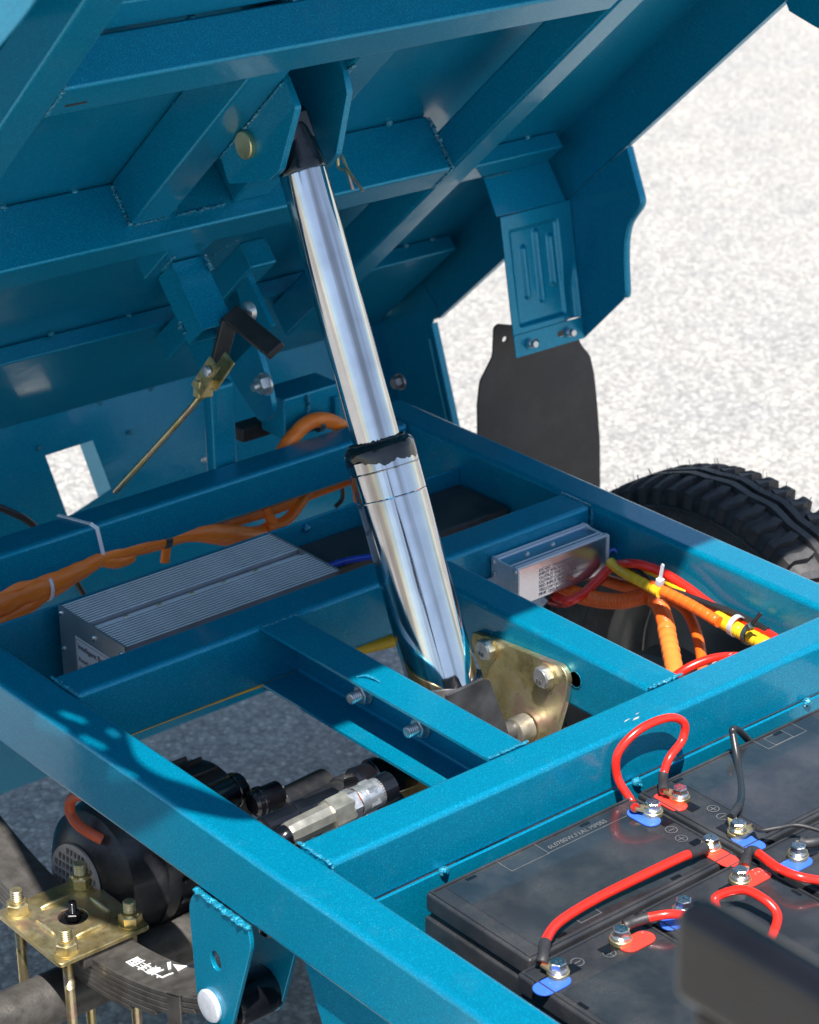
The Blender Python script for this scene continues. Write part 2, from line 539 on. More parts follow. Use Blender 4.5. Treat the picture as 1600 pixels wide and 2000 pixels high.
# ================================================================== chassis frame
W_ = 0.85
frame_ = empty('chassis_frame', 'teal metallic ladder frame of square tubes carrying the batteries and the hydraulic ram', 'vehicle frame')
BEV = 0.0068
def beam(name, a, b, parent=frame_, bev=BEV, mat='teal', seg=3):
    return MB().box(a, b, bev, seg).build(name, mat, parent)
beam('side_rail', (0, -1.15, -0.078), (0.05, 0.872, 0))
beam('side_rail', (W_ - 0.05, -1.15, -0.078), (W_, 0.872, 0))
beam('cross_member', (0.0502, 0, -0.0645), (W_ - 0.0502, 0.0505, 0.0006))
beam('cross_member', (0.0502, 0.436, -0.075), (W_ - 0.0502, 0.489, 0.0004))
beam('cross_member', (0.0502, 0.790, -0.055), (W_ - 0.0502, 0.840, 0.0008))
beam('inner_beam', (0.5185, 0.0507, -0.073), (0.5685, 0.4358, 0.0001))
# C channel opening to the left: top flange, web and lower flange folded from one sheet
prof = [(0.2914, 0.0), (0.3453, 0.0), (0.3453, -0.075), (0.2914, -0.075)]
def channel(parent):
    t = 0.0035; r = 0.008; x0, x1, z1 = 0.2914, 0.3453, -0.0750
    out = [(x0, 0.0)]
    for k in range(7):
        a = math.pi / 2 * (1 - k / 6); out.append((x1 - r + r * math.cos(a), -r + r * math.sin(a)))
    for k in range(7):
        a = -math.pi / 2 * (k / 6); out.append((x1 - r + r * math.cos(a), z1 + r + r * math.sin(a)))
    out.append((x0, z1))
    inn = [(x0, z1 + t)]
    q = r - t
    for k in range(7):
        a = -math.pi / 2 * (1 - k / 6); inn.append((x1 - r + q * math.cos(a), z1 + r + q * math.sin(a)))
    for k in range(7):
        a = math.pi / 2 * (k / 6); inn.append((x1 - r + q * math.cos(a), -r + q * math.sin(a)))
    inn.append((x0, -t))
    loop = out + inn; n = len(loop)
    vs = [(x, 0.0507, z) for x, z in loop] + [(x, 0.4358, z) for x, z in loop]
    fs = [(i, (i + 1) % n, n + (i + 1) % n, n + i) for i in range(n)]
    h = n // 2
    for o_ in (0, n):
        for i in range(h - 1):
            fs.append((o_ + i, o_ + i + 1, o_ + n - 2 - i, o_ + n - 1 - i))
    return MB().add(vs, fs).build('channel_beam', 'teal', parent, 40)
channel(frame_)
# battery bay behind the front cross member: back wall, floor and right hand wall
beam('battery_bay_wall', (0.0504, -0.0042, -0.34), (W_ - 0.0504, -0.0003, -0.0610), bev=0.0012)  # extended below the bay floor to block the lit ground's reflection
beam('battery_bay_wall', (0.0506, -1.10, -0.24), (0.0536, -0.0016, -0.079), bev=0.0008)
beam('battery_bay_floor', (0.0506, -1.10, -0.247), (W_ - 0.0504, -0.0016, -0.2405), bev=0.0008)
for x in (0.186, 0.448, 0.71):
    spot(frame_, (x, -0.004, -0.0620), 0.0056)

# weld beads at the joints
weld('weld_bead', (0.052, 0.001, 0.0), (0.052, 0.050, 0.0), 0.0028, frame_)
weld('weld_bead', (0.053, -0.001, -0.002), (0.053, -0.001, -0.06), 0.0022, frame_)
weld('weld_bead', (0.052, 0.437, 0.0), (0.052, 0.488, 0.0), 0.0026, frame_)
weld('weld_bead', (0.294, 0.0515, 0.0), (0.345, 0.0515, 0.0), 0.0024, frame_)
weld('weld_bead', (0.520, 0.0515, 0.0002), (0.568, 0.0515, 0.0002), 0.0030, frame_)
weld('weld_bead', (0.294, 0.4355, 0.0), (0.345, 0.4355, 0.0), 0.0026, frame_)
weld('weld_bead', (0.798, 0.437, 0.0), (0.798, 0.489, 0.0), 0.0024, frame_)
weld('weld_bead', (0.7995, 0.435, -0.004), (0.7995, 0.435, -0.07), 0.0030, frame_)
spot(frame_, (0.300, 0.432, -0.076), 0.006)
spot(frame_, (0.4254, 0.3320, -0.0010), 0.002)
# tray that carries the controller: rear lip, floor behind cross member
beam('controller_tray', (0.0504, 0.686, -0.135), (W_ - 0.0504, 0.6895, -0.030), bev=0.001)
beam('controller_tray', (0.0504, 0.532, -0.1295), (0.58, 0.6858, -0.1270), bev=0.0008)
spot(frame_, (0.545, 0.684, -0.040), 0.005)
# low cross member under the rear, seen through the bays
# scratches where bare primer shows
for k, (x_, y_, l_, w_) in enumerate(((0.452, 0.016, 0.010, 0.0016), (0.462, 0.0125, 0.014, 0.0030), (0.470, 0.019, 0.006, 0.0012), (0.612, 0.046, 0.010, 0.0015), (0.640, 0.0485, 0.006, 0.0010))):
    rr_ = random.Random(k); lp = [(l_ / 2 * math.cos(a_ * 0.7) * rr_.uniform(.6, 1.1), w_ / 2 * math.sin(a_ * 0.7) * rr_.uniform(.5, 1.3)) for a_ in range(9)]
    plate('scratch', [lp], 0.0003, Matrix.Translation((x_, y_, 0.0008)) @ Matrix.Rotation(0.15, 4, 'Z'), 'primer', frame_)
mbs = MB()
mbs.path([(0.30, 0.273, 0.0005), (0.306, 0.262, 0.0045), (0.311, 0.246, 0.0008)], 0.0012, 6, 5)
mbs.build('weld_spatter', 'weld', frame_)
# posts and braces at the tail of the frame
beam('support_post', (0.520, 0.842, -0.055), (0.556, 0.868, 0.110))
hb = MB().box((0.652, 0.870, -0.010), (0.747, 0.925, 0.050), 0.004, 2)
hb.build('hinge_bracket', 'teal', frame_)
weld('weld_bead', (0.690, 0.868, -0.005), (0.690, 0.868, 0.046), 0.004, frame_)
MB().box((0.731, 0.862, -0.01), (0.739, 0.8692, 0.034), 0.001).build('stiffener', 'teal', frame_)
# spring hanger: two tapered ears under the left rail
def ear(x, parent, hole=True):
    out = roundpoly([(0.148, -0.079), (0.063, -0.079), (0.058, -0.098), (0.098, -0.212), (0.108, -0.232), (0.150, -0.232), (0.158, -0.206), (0.163, -0.100)],
                    [0, 0, 0.010, 0.010, 0.020, 0.020, 0.010, 0.012])
    M = basis((x, 0, 0), (0, 1, 0), (0, 0, 1), (1, 0, 0))
    lps = [out] + ([circle(0.120, -0.147, 0.0085, 20, 0.011)] if hole else [])
    return plate('spring_hanger', lps, 0.005, M, 'teal', parent, 0.0008)
e1 = ear(0.0, frame_)
e2 = ear(0.062, frame_, False)
weld('weld_bead', (-0.001, 0.064, -0.080), (-0.001, 0.148, -0.080), 0.0052, frame_, 0.5)
MB().lathe((-0.0028, 0.131, -0.205), (-1, 0, 0), [(0, 0.017), (0.003, 0.0178), (0.0055, 0.0165), (0.0068, 0.011), (0.0062, 0.003)], 32).build('hanger_pin', 'aluminium', frame_)
# gusset plate under the rail at the bottom of the picture
plate('gusset', [[(-0.135, -0.079), (0.012, -0.079), (-0.030, -0.175), (-0.075, -0.215), (-0.16, -0.215)]], 0.004,
      basis((0.022, 0, 0), (0, 1, 0), (0, 0, 1), (1, 0, 0)), 'teal', frame_, 0.0006)
weld('weld_bead', (0.018, -0.13, -0.080), (0.018, 0.010, -0.080), 0.0035, frame_, 0.5)
# through bolts in the channel web
for y, z in ((0.311, -0.049), (0.213, -0.049)):
    b = MB().thread((0.3415, y, z), (-1, 0, 0), 0.0068, 0.0235, 0.0026, 20).build('through_bolt', 'bolt_zinc', frame_)
    MB().lathe((0.3412, y, z), (-1, 0, 0), [(0, 0.0130), (0.002, 0.0130)], 24).build('washer', 'bolt_zinc', b)
    MB().hexa((0.3390, y, z), (-1, 0, 0), 0.0118, 0.0075, 0.3).build('nut', 'bolt_zinc', b)
# small hole in the inner beam with bright rim
MB().lathe((0.5180, 0.163, -0.034), (-1, 0, 0), [(0, 0.009), (0.0008, 0.009)], 24).build('bolt_hole', 'black_satin', frame_)
MB().lathe((0.5176, 0.163, -0.034), (-1, 0, 0), [(0, 0.0102), (0.0004, 0.0102)], 24).build('hole_rim', 'weld', frame_)

# ================================================================== cylinder mount
mount = empty('cylinder_mount', 'pair of gold zinc plated brackets bolted between the inner beams around the ram foot', 'bracket', loc=(0.43, 0.235, -0.12))
MM = mount.matrix_basis.copy()
def mplate(x, label=None):
    out = roundpoly([(0.327, -0.036), (0.176, -0.021), (0.167, -0.034), (0.170, -0.060), (0.197, -0.148), (0.235, -0.166), (0.272, -0.150), (0.330, -0.052)],
                    [0.006, 0.010, 0.006, 0.012, 0.02, 0.03, 0.02, 0.008])
    M = Matrix.Translation((-0.43, -0.235, 0.12)) @ basis((x, 0, 0), (0, 1, 0), (0, 0, 1), (1, 0, 0))
    return plate('bracket_plate', [out], 0.008, M, 'gold_zinc', mount, 0.0012)
mplate(0.5140)
mplate(0.3500)
def msub(mb_): mb_.v = [(x - 0.43, y - 0.235, z + 0.12) for x, y, z in mb_.v]; return mb_
for y, z in ((0.298, -0.046), (0.201, -0.042)):
    b = msub(MB().lathe((0.5099, y, z), (-1, 0, 0), [(0, 0.0150), (0.002, 0.0150), (0.0022, 0.0140)], 28)).build('washer', 'gold_zinc', mount)
    h = MB().hexa((0.5078, y, z), (-1, 0, 0), 0.0128, 0.0080, 0.2)
    h.lathe((0.4998, y, z), (-1, 0, 0), [(0, 0.0108), (0.0007, 0.0106)], 24)
    o_ = msub(h).build('hex_bolt', 'bolt_zinc', mount)
    text_mesh('head_mark', '8.8', 0.0068, Matrix.Translation((-0.43, -0.235, 0.12)) @ basis((0.4988, y + 0.0055, z - 0.0068), (0, -1, 0), (0, 0, 1), (-1, 0, 0)), 'steel_dark', o_, 0.0004)

# ================================================================== hydraulic cylinder
AX0 = Vector((0.4145, 0.235, -0.115))
AX1 = Vector((0.4215, 0.5215, 0.5365))
AX = (AX1 - AX0).normalized()
XA = Vector((1, 0, 0)); YA = AX.cross(XA).normalized()
AXM = basis(AX0, XA, YA, AX)
ram = empty('hydraulic_cylinder', 'polished steel tipping cylinder standing raised between chassis and cargo bed', 'hydraulic cylinder', mat=AXM)
L_ = (AX1 - AX0).length
def at_z(p):  # distance along the axis of a world point height
    return (p - AX0.z) / AX.z
b0 = at_z(-0.075); b1 = at_z(0.2085)
mb = MB().lathe((0, 0, 0), (0, 0, 1), [(b0, 0.03706), (b0 + 0.004, 0.03946), (b1 - 0.062, 0.03946), (b1 - 0.0605, 0.03891), (b1 - 0.0595, 0.03946),
                                       (b1 - 0.030, 0.03957), (b1 - 0.0290, 0.03837), (b1 - 0.0280, 0.03957), (b1 - 0.016, 0.03946)], 96, up=(0, 1, 0))
mb.build('barrel', 'chrome', ram, 25)
def gland():
    rnd = random.Random(3); n_ = 120; vs_ = []; fs_ = []
    ph = [rnd.uniform(0, 6.28) for _ in range(6)]
    rows = [(-0.020, 0.0399), (-0.013, 0.0399), (-0.006, 0.0395), (-0.002, 0.0372), (0.0012, 0.0335), (0.0016, 0.026)]
    for i_, (d_, r_) in enumerate(rows):
        for k in range(n_):
            a_ = 2 * math.pi * k / n_
            w_ = 0.0
            if i_ == 0: w_ = sum(math.sin(a_ * f_ + ph[j_]) * q_ for j_, (f_, q_) in enumerate(((2, .0035), (5, .0020), (11, .0012), (23, .0008), (37, .0005))))
            vs_.append((r_ * math.cos(a_), r_ * math.sin(a_), b1 + d_ + w_))
    for i_ in range(len(rows) - 1):
        for k in range(n_):
            k2 = (k + 1) % n_; fs_.append((i_ * n_ + k, i_ * n_ + k2, (i_ + 1) * n_ + k2, (i_ + 1) * n_ + k))
    MB().add(vs_, fs_).build('gland_cap', 'black_gloss', ram, 60)
gland()
mb = MB()
for k in range(70):   # ragged bead of black sealant round the rod
    a = 2 * math.pi * k / 70
    mb.sphere((0.0292 * math.cos(a), 0.0292 * math.sin(a), b1 + 0.0016), random.uniform(0.0016, 0.0034), (1, 1, 0.8), 0.25, 1)
mb.build('sealant', 'black_gloss', ram, 70)
r1 = at_z(0.488)
MB().lathe((0, 0, 0), (0, 0, 1), [(b1 - 0.01, 0.0262), (b1 + 0.1, 0.0262), (r1 - 0.002, 0.0264), (r1, 0.0258)], 96, up=(0, 1, 0)).build('rod', 'chrome', ram, 25)
# black painted eye: cone that narrows to a flat tongue round the clevis pin
mb = MB()
mb.lathe((0, 0, 0), (0, 0, 1), [(r1, 0.0264), (r1 + 0.003, 0.0268), (r1 + 0.008, 0.0260), (r1 + 0.046, 0.0210), (r1 + 0.056, 0.0190)], 48, up=(0, 1, 0))
mb.box((-0.0165, -0.0200, r1 + 0.030), (0.0165, 0.0200, L_ + 0.012), 0.005)
mb.lathe((-0.0150, 0, L_), (1, 0, 0), [(0, 0.0185), (0.030, 0.0185)], 32)
mb.build('rod_eye', 'black_gloss', ram, 40)
# base clevis: dark steel strap bent round the barrel foot, and its cross tube
mb = MB()
n = 20; vs = []; fs = []
for i in range(n + 1):
    a = math.pi * (i / n) + math.pi
    for r_, z_ in ((0.0400, b0 - 0.035), (0.0400, b0 + 0.026), (0.0445, b0 + 0.026), (0.0445, b0 - 0.035)):
        vs.append((r_ * math.cos(a), r_ * math.sin(a), z_ + 0.010 * abs(math.cos(a))))
for i in range(n):
    for k in range(4):
        fs.append((i * 4 + k, i * 4 + (k + 1) % 4, (i + 1) * 4 + (k + 1) % 4, (i + 1) * 4 + k))
fs.append((0, 1, 2, 3)); fs.append((n * 4 + 3, n * 4 + 2, n * 4 + 1, n * 4))
mb.add(vs, fs)
mb.build('foot_strap', 'steel_dark', ram, 40)
Minv = AXM.inverted()
strap = MB()
def wplate(mb_, pts, th):
    P = [V(q) for q in pts]; nrm = (P[1] - P[0]).cross(P[2] - P[0]).normalized() * th / 2; k = len(P)
    vs_ = [q - nrm for q in P] + [q + nrm for q in P]
    mb_.add(vs_, [tuple(range(k)), tuple(range(2 * k - 1, k - 1, -1))] + [(i, (i + 1) % k, k + (i + 1) % k, k + i) for i in range(k)])
wplate(strap, [(0.360, 0.196, -0.012), (0.412, 0.196, -0.009), (0.420, 0.196, -0.014), (0.444, 0.196, -0.078), (0.462, 0.200, -0.130), (0.362, 0.200, -0.130)], 0.0045)
to_parent(strap, AXM).build('foot_plate', 'steel_dark', ram, 30)
to_parent(MB().cyl((0.3535, 0.235, -0.118), (0.5095, 0.235, -0.118), 0.0125, 28), AXM).build('pivot_pin', 'steel_dark', ram)
to_parent(MB().lathe((0.4885, 0.2315, -0.1189), (-1, 0, 0), [(-0.020, 0.0165), (0, 0.0165), (0.001, 0.015)], 40), AXM).build('pivot_bush', 'fitting_steel', ram)

# ================================================================== cargo bed (tipped)
th = 0.7274
cth, sth = math.cos(th), math.sin(th)
BEDM = (Matrix.Translation((0.425, 1.0977, 0.02)) @ Matrix.Rotation(-0.0077, 4, 'Z') @ Matrix.Rotation(0.0096, 4, 'Y')
        @ Matrix(((1, 0, 0, 0), (0, -cth, -sth, 0), (0, sth, -cth, 0), (0, 0, 0, 1))))
bed = empty('cargo_bed', 'teal metallic tipping cargo bed raised over the chassis, seen from below', 'cargo bed', mat=BEDM)
bed_x = lambda x: x - 0.425
def bbeam(name, x0, x1, u0, u1, n0, n1, bev=0.004, mat='teal', parent=bed, seg=3):
    return MB().box((bed_x(x0), u0, n0), (bed_x(x1), u1, n1), bev, seg).build(name, mat, parent)
bbeam('floor_sheet', -0.2924, 1.1424, -0.185, 1.93, -0.0800, -0.0781, 0)
bbeam('side_beam', 0.0066, 0.0545, 0.05, 1.93, -0.052, 0, 0.0045)
bbeam('side_beam', 0.7955, 0.8434, 0.05, 1.93, -0.052, 0, 0.0045)
bbeam('cross_beam', 0.0548, 0.7952, 0.906, 0.9593, -0.0523, -0.0004)
bbeam('cross_beam', 0.0548, 0.7952, 0.486, 0.5392, -0.0779, -0.0004)
for u0, u1 in ((0.346, 0.3905), (0.9615, 1.0098), (1.30, 1.345), (1.60, 1.645), (-0.180, 0.0852)):
    bbeam('floor_rib', -0.285, 1.118, u0, u1, -0.0779, -0.0526, 0.003)
bbeam('centre_beam', 0.3270, 0.3812, 0.5394, 0.9058, -0.0779, -0.0203)
bbeam('centre_beam', 0.4690, 0.5232, 0.5394, 0.9058, -0.0779, -0.0203)
# side sills hanging below the floor edge
def sill(x, s):
    mb_ = MB().box((bed_x(x), -0.062, -0.0798), (bed_x(x + 0.0018 * s), 1.928, -0.0012), 0)
    mb_.box((bed_x(x), -0.055, -0.0012), (bed_x(x + 0.011 * s), 1.93, 0.0010), 0.0006, 1)
    return mb_.build('side_sill', 'teal', bed)
sill(1.1400, 1); sill(-0.2900, -1)
# side walls, headboard above the floor
bbeam('side_wall', 1.1424, 1.1444, -0.06, 1.93, -0.38, -0.0802, 0)
bbeam('side_wall', -0.2944, -0.2924, -0.06, 1.93, -0.38, -0.0802, 0)
bbeam('headboard', -0.2922, 1.1422, 1.926, 1.930, -0.42, -0.0802, 0)
# weld spots along the seams
def bspot(x, u, n_, r=0.0045): spot(bed, (bed_x(x), u, n_), r)
for p_ in ((-0.1950, 0.9510, -0.0540), (-0.0700, 0.9520, -0.0540), (-0.1450, 0.5350, -0.0770), (-0.0910, 0.7160, -0.0770), (-0.0890, 0.5980, -0.0770), (0.3080, 0.5410, -0.0770), (-0.2390, 0.5360, -0.0770)):
    spot(bed, p_, 0.0058)
for p_ in ((0.6380, 0.3920, -0.0770), (0.0060, 0.0910, -0.0770), (0.1320, 0.0820, -0.0770), (0.2910, 0.0890, -0.0770), (0.6080, 0.0870, -0.0770), (0.6590, 0.0840, -0.0770),
           (0.0940, -0.1860, -0.0530), (0.1880, -0.1810, -0.0530), (0.2750, -0.1830, -0.0530)):
    spot(bed, p_, 0.0048)
def bweld(p0, p1, r=0.0032, step=0.6): return weld('weld_bead', p0, p1, r, bed, step)
bweld((bed_x(0.0556), 0.909, -0.001), (bed_x(0.0556), 0.957, -0.001), 0.003)
bweld((bed_x(0.0566), 0.9600, -0.002), (bed_x(0.0566), 0.9600, -0.035), 0.0022)
bweld((bed_x(0.3262), 0.5405, -0.022), (bed_x(0.3262), 0.5405, -0.072), 0.0038)
bweld((bed_x(0.329), 0.5405, -0.0200), (bed_x(0.378), 0.5405, -0.0200), 0.0028)
bweld((bed_x(0.392), 0.5405, -0.0200), (bed_x(0.455), 0.5405, -0.0200), 0.0036)
bweld((bed_x(0.3905), 0.5405, -0.028), (bed_x(0.3905), 0.5405, -0.065), 0.0034)
bweld((bed_x(0.7945), 0.5405, -0.002), (bed_x(0.7945), 0.5405, -0.072), 0.0038)
bweld((bed_x(0.7950), 0.490, -0.000), (bed_x(0.7950), 0.536, -0.000), 0.0028)
# black cut slot where tube ends were notched
MB().box((bed_x(0.070), 0.924, -0.0006), (bed_x(0.094), 0.9275, 0.0002)).build('weld_notch', 'black_satin', bed)
# clevis plates for the ram
def cl_plate(x, pts, rad):
    M = basis((bed_x(x), 0, 0), (0, 1, 0), (0, 0, 1), (1, 0, 0))
    return plate('clevis_plate', [roundpoly(pts, rad, 3)], 0.0082, M, 'teal', bed, 0.0008)
cl_plate(0.3855, [(0.680, -0.0195), (0.672, 0.009), (0.742, 0.045), (0.768, 0.047), (0.842, 0.012), (0.846, -0.0195), (0.846, -0.072), (0.680, -0.072)],
         [0, 0.004, 0.004, 0.004, 0.003, 0, 0, 0])
cl_plate(0.4648, [(0.680, -0.0195), (0.672, 0.009), (0.736, 0.043), (0.766, 0.043), (0.832, 0.002), (0.842, -0.0195), (0.846, -0.072), (0.680, -0.072)],
         [0, 0.004, 0.004, 0.004, 0.003, 0, 0, 0])
bweld((bed_x(0.3810), 0.682, -0.0188), (bed_x(0.3810), 0.842, -0.0188), 0.0032, 0.45)
bweld((bed_x(0.4695), 0.835, -0.0188), (bed_x(0.4695), 0.850, -0.0188), 0.0034)
# slack post under the cross beam (open ended square tube)
def hollow(x0, x1, u0, u1, n0, n1, t, name, bev=0.0):
    mb_ = MB()
    mb_.box((bed_x(x0), u1 - t, n0), (bed_x(x1), u1, n1), 0.0006, 1)
    mb_.box((bed_x(x0), u0, n0), (bed_x(x1), u0 + t, n1), 0.0006, 1)
    mb_.box((bed_x(x0), u0 + t, n0), (bed_x(x0) + t, u1 - t, n1), 0)
    mb_.box((bed_x(x1) - t, u0 + t, n0), (bed_x(x1), u1 - t, n1), 0)
    return mb_.build(name, 'teal', bed)
bbeam('lever_mount', 0.4005, 0.466, 0.402, 0.4855, -0.050, -0.0045, 0.002)
hollow(0.421, 0.466, 0.398, 0.440, -0.003, 0.088, 0.003, 'lever_post')
bweld((bed_x(0.410), 0.430, 0.001), (bed_x(0.410), 0.465, 0.001), 0.003)
bweld((bed_x(0.4665), 0.443, 0.000), (bed_x(0.4665), 0.443, 0.018), 0.0042)
bweld((bed_x(0.4205), 0.402, 0.060), (bed_x(0.4205), 0.404, 0.074), 0.0050)
# stops and stubs around the hinge
bbeam('hinge_plate', 0.6090, 0.6170, 0.10, 0.30, -0.050, 0.060, 0.001)
M = basis((bed_x(0.613), 0, 0), (0, 1, 0), (0, 0, 1), (1, 0, 0))
plate('hinge_lug', [roundpoly([(0.160, -0.04), (0.270, -0.04), (0.245, 0.095), (0.222, 0.150), (0.182, 0.150), (0.165, 0.085)], [0, 0, 0.03, 0.03, 0.03, 0.03])], 0.008, M, 'teal', bed, 0.001)
bbeam('diagonal_brace', 0.600, 0.640, 0.050, 0.330, -0.050, -0.012, 0.003)
bweld((bed_x(0.575), 0.300, -0.0526), (bed_x(0.600), 0.330, -0.0526), 0.004)
# rear mudguard bracket on the right: strap, pressed panel, wing
def lerp(a, b, t): return a + (b - a) * t
plate('guard_strap', [[(0, 0), (0.119, 0), (0.127, 0.062), (-0.0, 0.060)]], 0.0022,
      basis((bed_x(1.003), 0.343, -0.0575), (1, 0, 0), (0, -0.21, 0.978), (0, -0.978, -0.21)), 'teal', bed)
weld('weld_bead', (bed_x(1.003), 0.3445, -0.0520), (bed_x(1.048), 0.3445, -0.0520), 0.003, bed)
PA = V(bed_x(1.010), 0.330, 0.003); PB = V(bed_x(1.1395), 0.330, 0.003)
PC = V(bed_x(1.010), 0.2435, 0.1460); PD = V(bed_x(1.1395), 0.2435, 0.1460)
pn = (PC - PA).cross(PB - PA).normalized()
wid = 0.1295; hei = (PC - PA).length
def ss(a, b, x):
    t = max(0, min(1, (x - a) / (b - a))); return t * t * (3 - 2 * t)
def press(x, y):
    # recessed field with rounded border, three raised beads inside, curved shoulder lower right
    dx = min(x - 0.012, wid - 0.026 - x); dy = min(y - 0.020, hei - 0.008 - y)
    h = -0.0050 * ss(0, 0.006, dx) * ss(0, 0.006, dy)
    for cx, y0, y1 in ((0.037, 0.052, 0.118), (0.063, 0.034, 0.128), (0.088, 0.045, 0.108)):
        yy = max(y0, min(y1, y)); d = math.hypot(x - cx, y - yy)
        h += 0.0055 * ss(0.0062, 0.0020, d)
    h -= 0.006 * ss(0.034, 0.014, wid - x) * ss(0.0, 0.010, wid - x) * ss(0.075, 0.13, y)
    return h
nx, ny = 84, 96; vs = []; fs = []
for j in range(ny + 1):
    for i in range(nx + 1):
        x = wid * i / nx; y = hei * j / ny
        P_ = PA + (PB - PA).normalized() * x + (PC - PA).normalized() * y + pn * press(x, y)
        vs.append(P_)
for j in range(ny):
    for i in range(nx):
        a = j * (nx + 1) + i
        fs.append((a, a + 1, a + nx + 2, a + nx + 1))
gp = MB().add(vs, fs).build('guard_panel', 'teal', bed, 60)
sm = gp.modifiers.new('thickness', 'SOLIDIFY'); sm.thickness = 0.0016; sm.offset = -1
MP = basis(PC, (PB - PA).normalized(), (PC - PA).normalized(), pn)
plate('guard_flange', [[(0, 0.0), (wid, 0.0), (wid, 0.031), (0, 0.031)], slot(0.032, 0.0165, 0.024, 0.0085), slot(0.092, 0.0150, 0.026, 0.0085)], 0.0016, MP, 'teal', bed)
MPI = MP
for sx in (0.027, 0.099):
    c0 = MP @ V(sx, 0.0160, 0.001)
    ax = (MP.to_3x3() @ V(0, 0, 1))
    b = MB().lathe(c0, ax, [(0, 0.0085), (0.0016, 0.0085)], 24).build('washer', 'teal', bed)
    m_ = MB().lathe(c0 + ax * 0.0016, ax, [(0, 0.0058), (0.004, 0.0058), (0.0045, 0.0050), (0.0055, 0.0048), (0.0115, 0.0046), (0.012, 0.0038)], 20)
    m_.build('guard_bolt', 'bolt_zinc', b)
wing_out = roundpoly([(0.327, -0.0010), (0.476, 0.0020), (0.462, 0.045), (0.452, 0.078), (0.405, 0.086), (0.374, 0.118), (0.341, 0.165), (0.226, 0.172)],
                     [0, 0, 0.04, 0.012, 0.03, 0.05, 0.010, 0])
MW = basis((bed_x(1.1412), 0, 0), (0, 1, 0), (0, 0, 1), (1, 0, 0))
plate('guard_wing', [wing_out], 0.0022, MW, 'teal', bed, 0.0004)
mb = MB()
wl_ = wing_out[1:-2]
mb.path([(bed_x(1.1465), a_, b_) for a_, b_ in wl_[::2]], 0.0052, 8, 3, flat=0.35)
mb.build('guard_lip', 'teal', bed, 50)
weld('weld_bead', (bed_x(1.1395), 0.335, 0.0015), (bed_x(1.1395), 0.470, 0.0015), 0.0016, bed, 2.2)
# front wing of the same guard
front_wing = roundpoly([(0.838, 0.0015), (1.20, 0.0015), (1.20, 0.19), (0.97, 0.17), (0.885, 0.084), (0.862, 0.054), (0.836, 0.014)], [0.0, 0, 0, 0.03, 0.03, 0.03, 0])
plate('guard_wing', [front_wing], 0.0022, MW, 'teal', bed, 0.0004)
# left hand guard panel at the front: slotted plate, outline and slots shaped to throw the dappled shade on the left rail
ML = basis((bed_x(-0.2925), 0, 0), (0, 1, 0), (0, 0, 1), (1, 0, 0))
lw = roundpoly([(1.22, 0.0015), (1.60, 0.0015), (1.566, 0.060), (1.548, 0.105), (1.580, 0.128), (1.66, 0.134), (1.80, 0.164), (1.70, 0.195), (1.60, 0.200), (1.50, 0.200), (1.22, 0.172)],
               [0, 0.0, 0.04, 0.03, 0.03, 0.05, 0.008, 0.05, 0.03, 0.02, 0])
plate('guard_wing', [lw, slot(1.458, 0.026, 0.060, 0.018, ang=0.15), slot(1.540, 0.043, 0.026, 0.022), slot(1.466, 0.082, 0.052, 0.021, ang=0.35),
                     slot(1.385, 0.052, 0.07, 0.016, ang=0.5), slot(1.488, 0.138, 0.066, 0.013, ang=0.25)], 0.0022, ML, 'teal', bed, 0.0003)
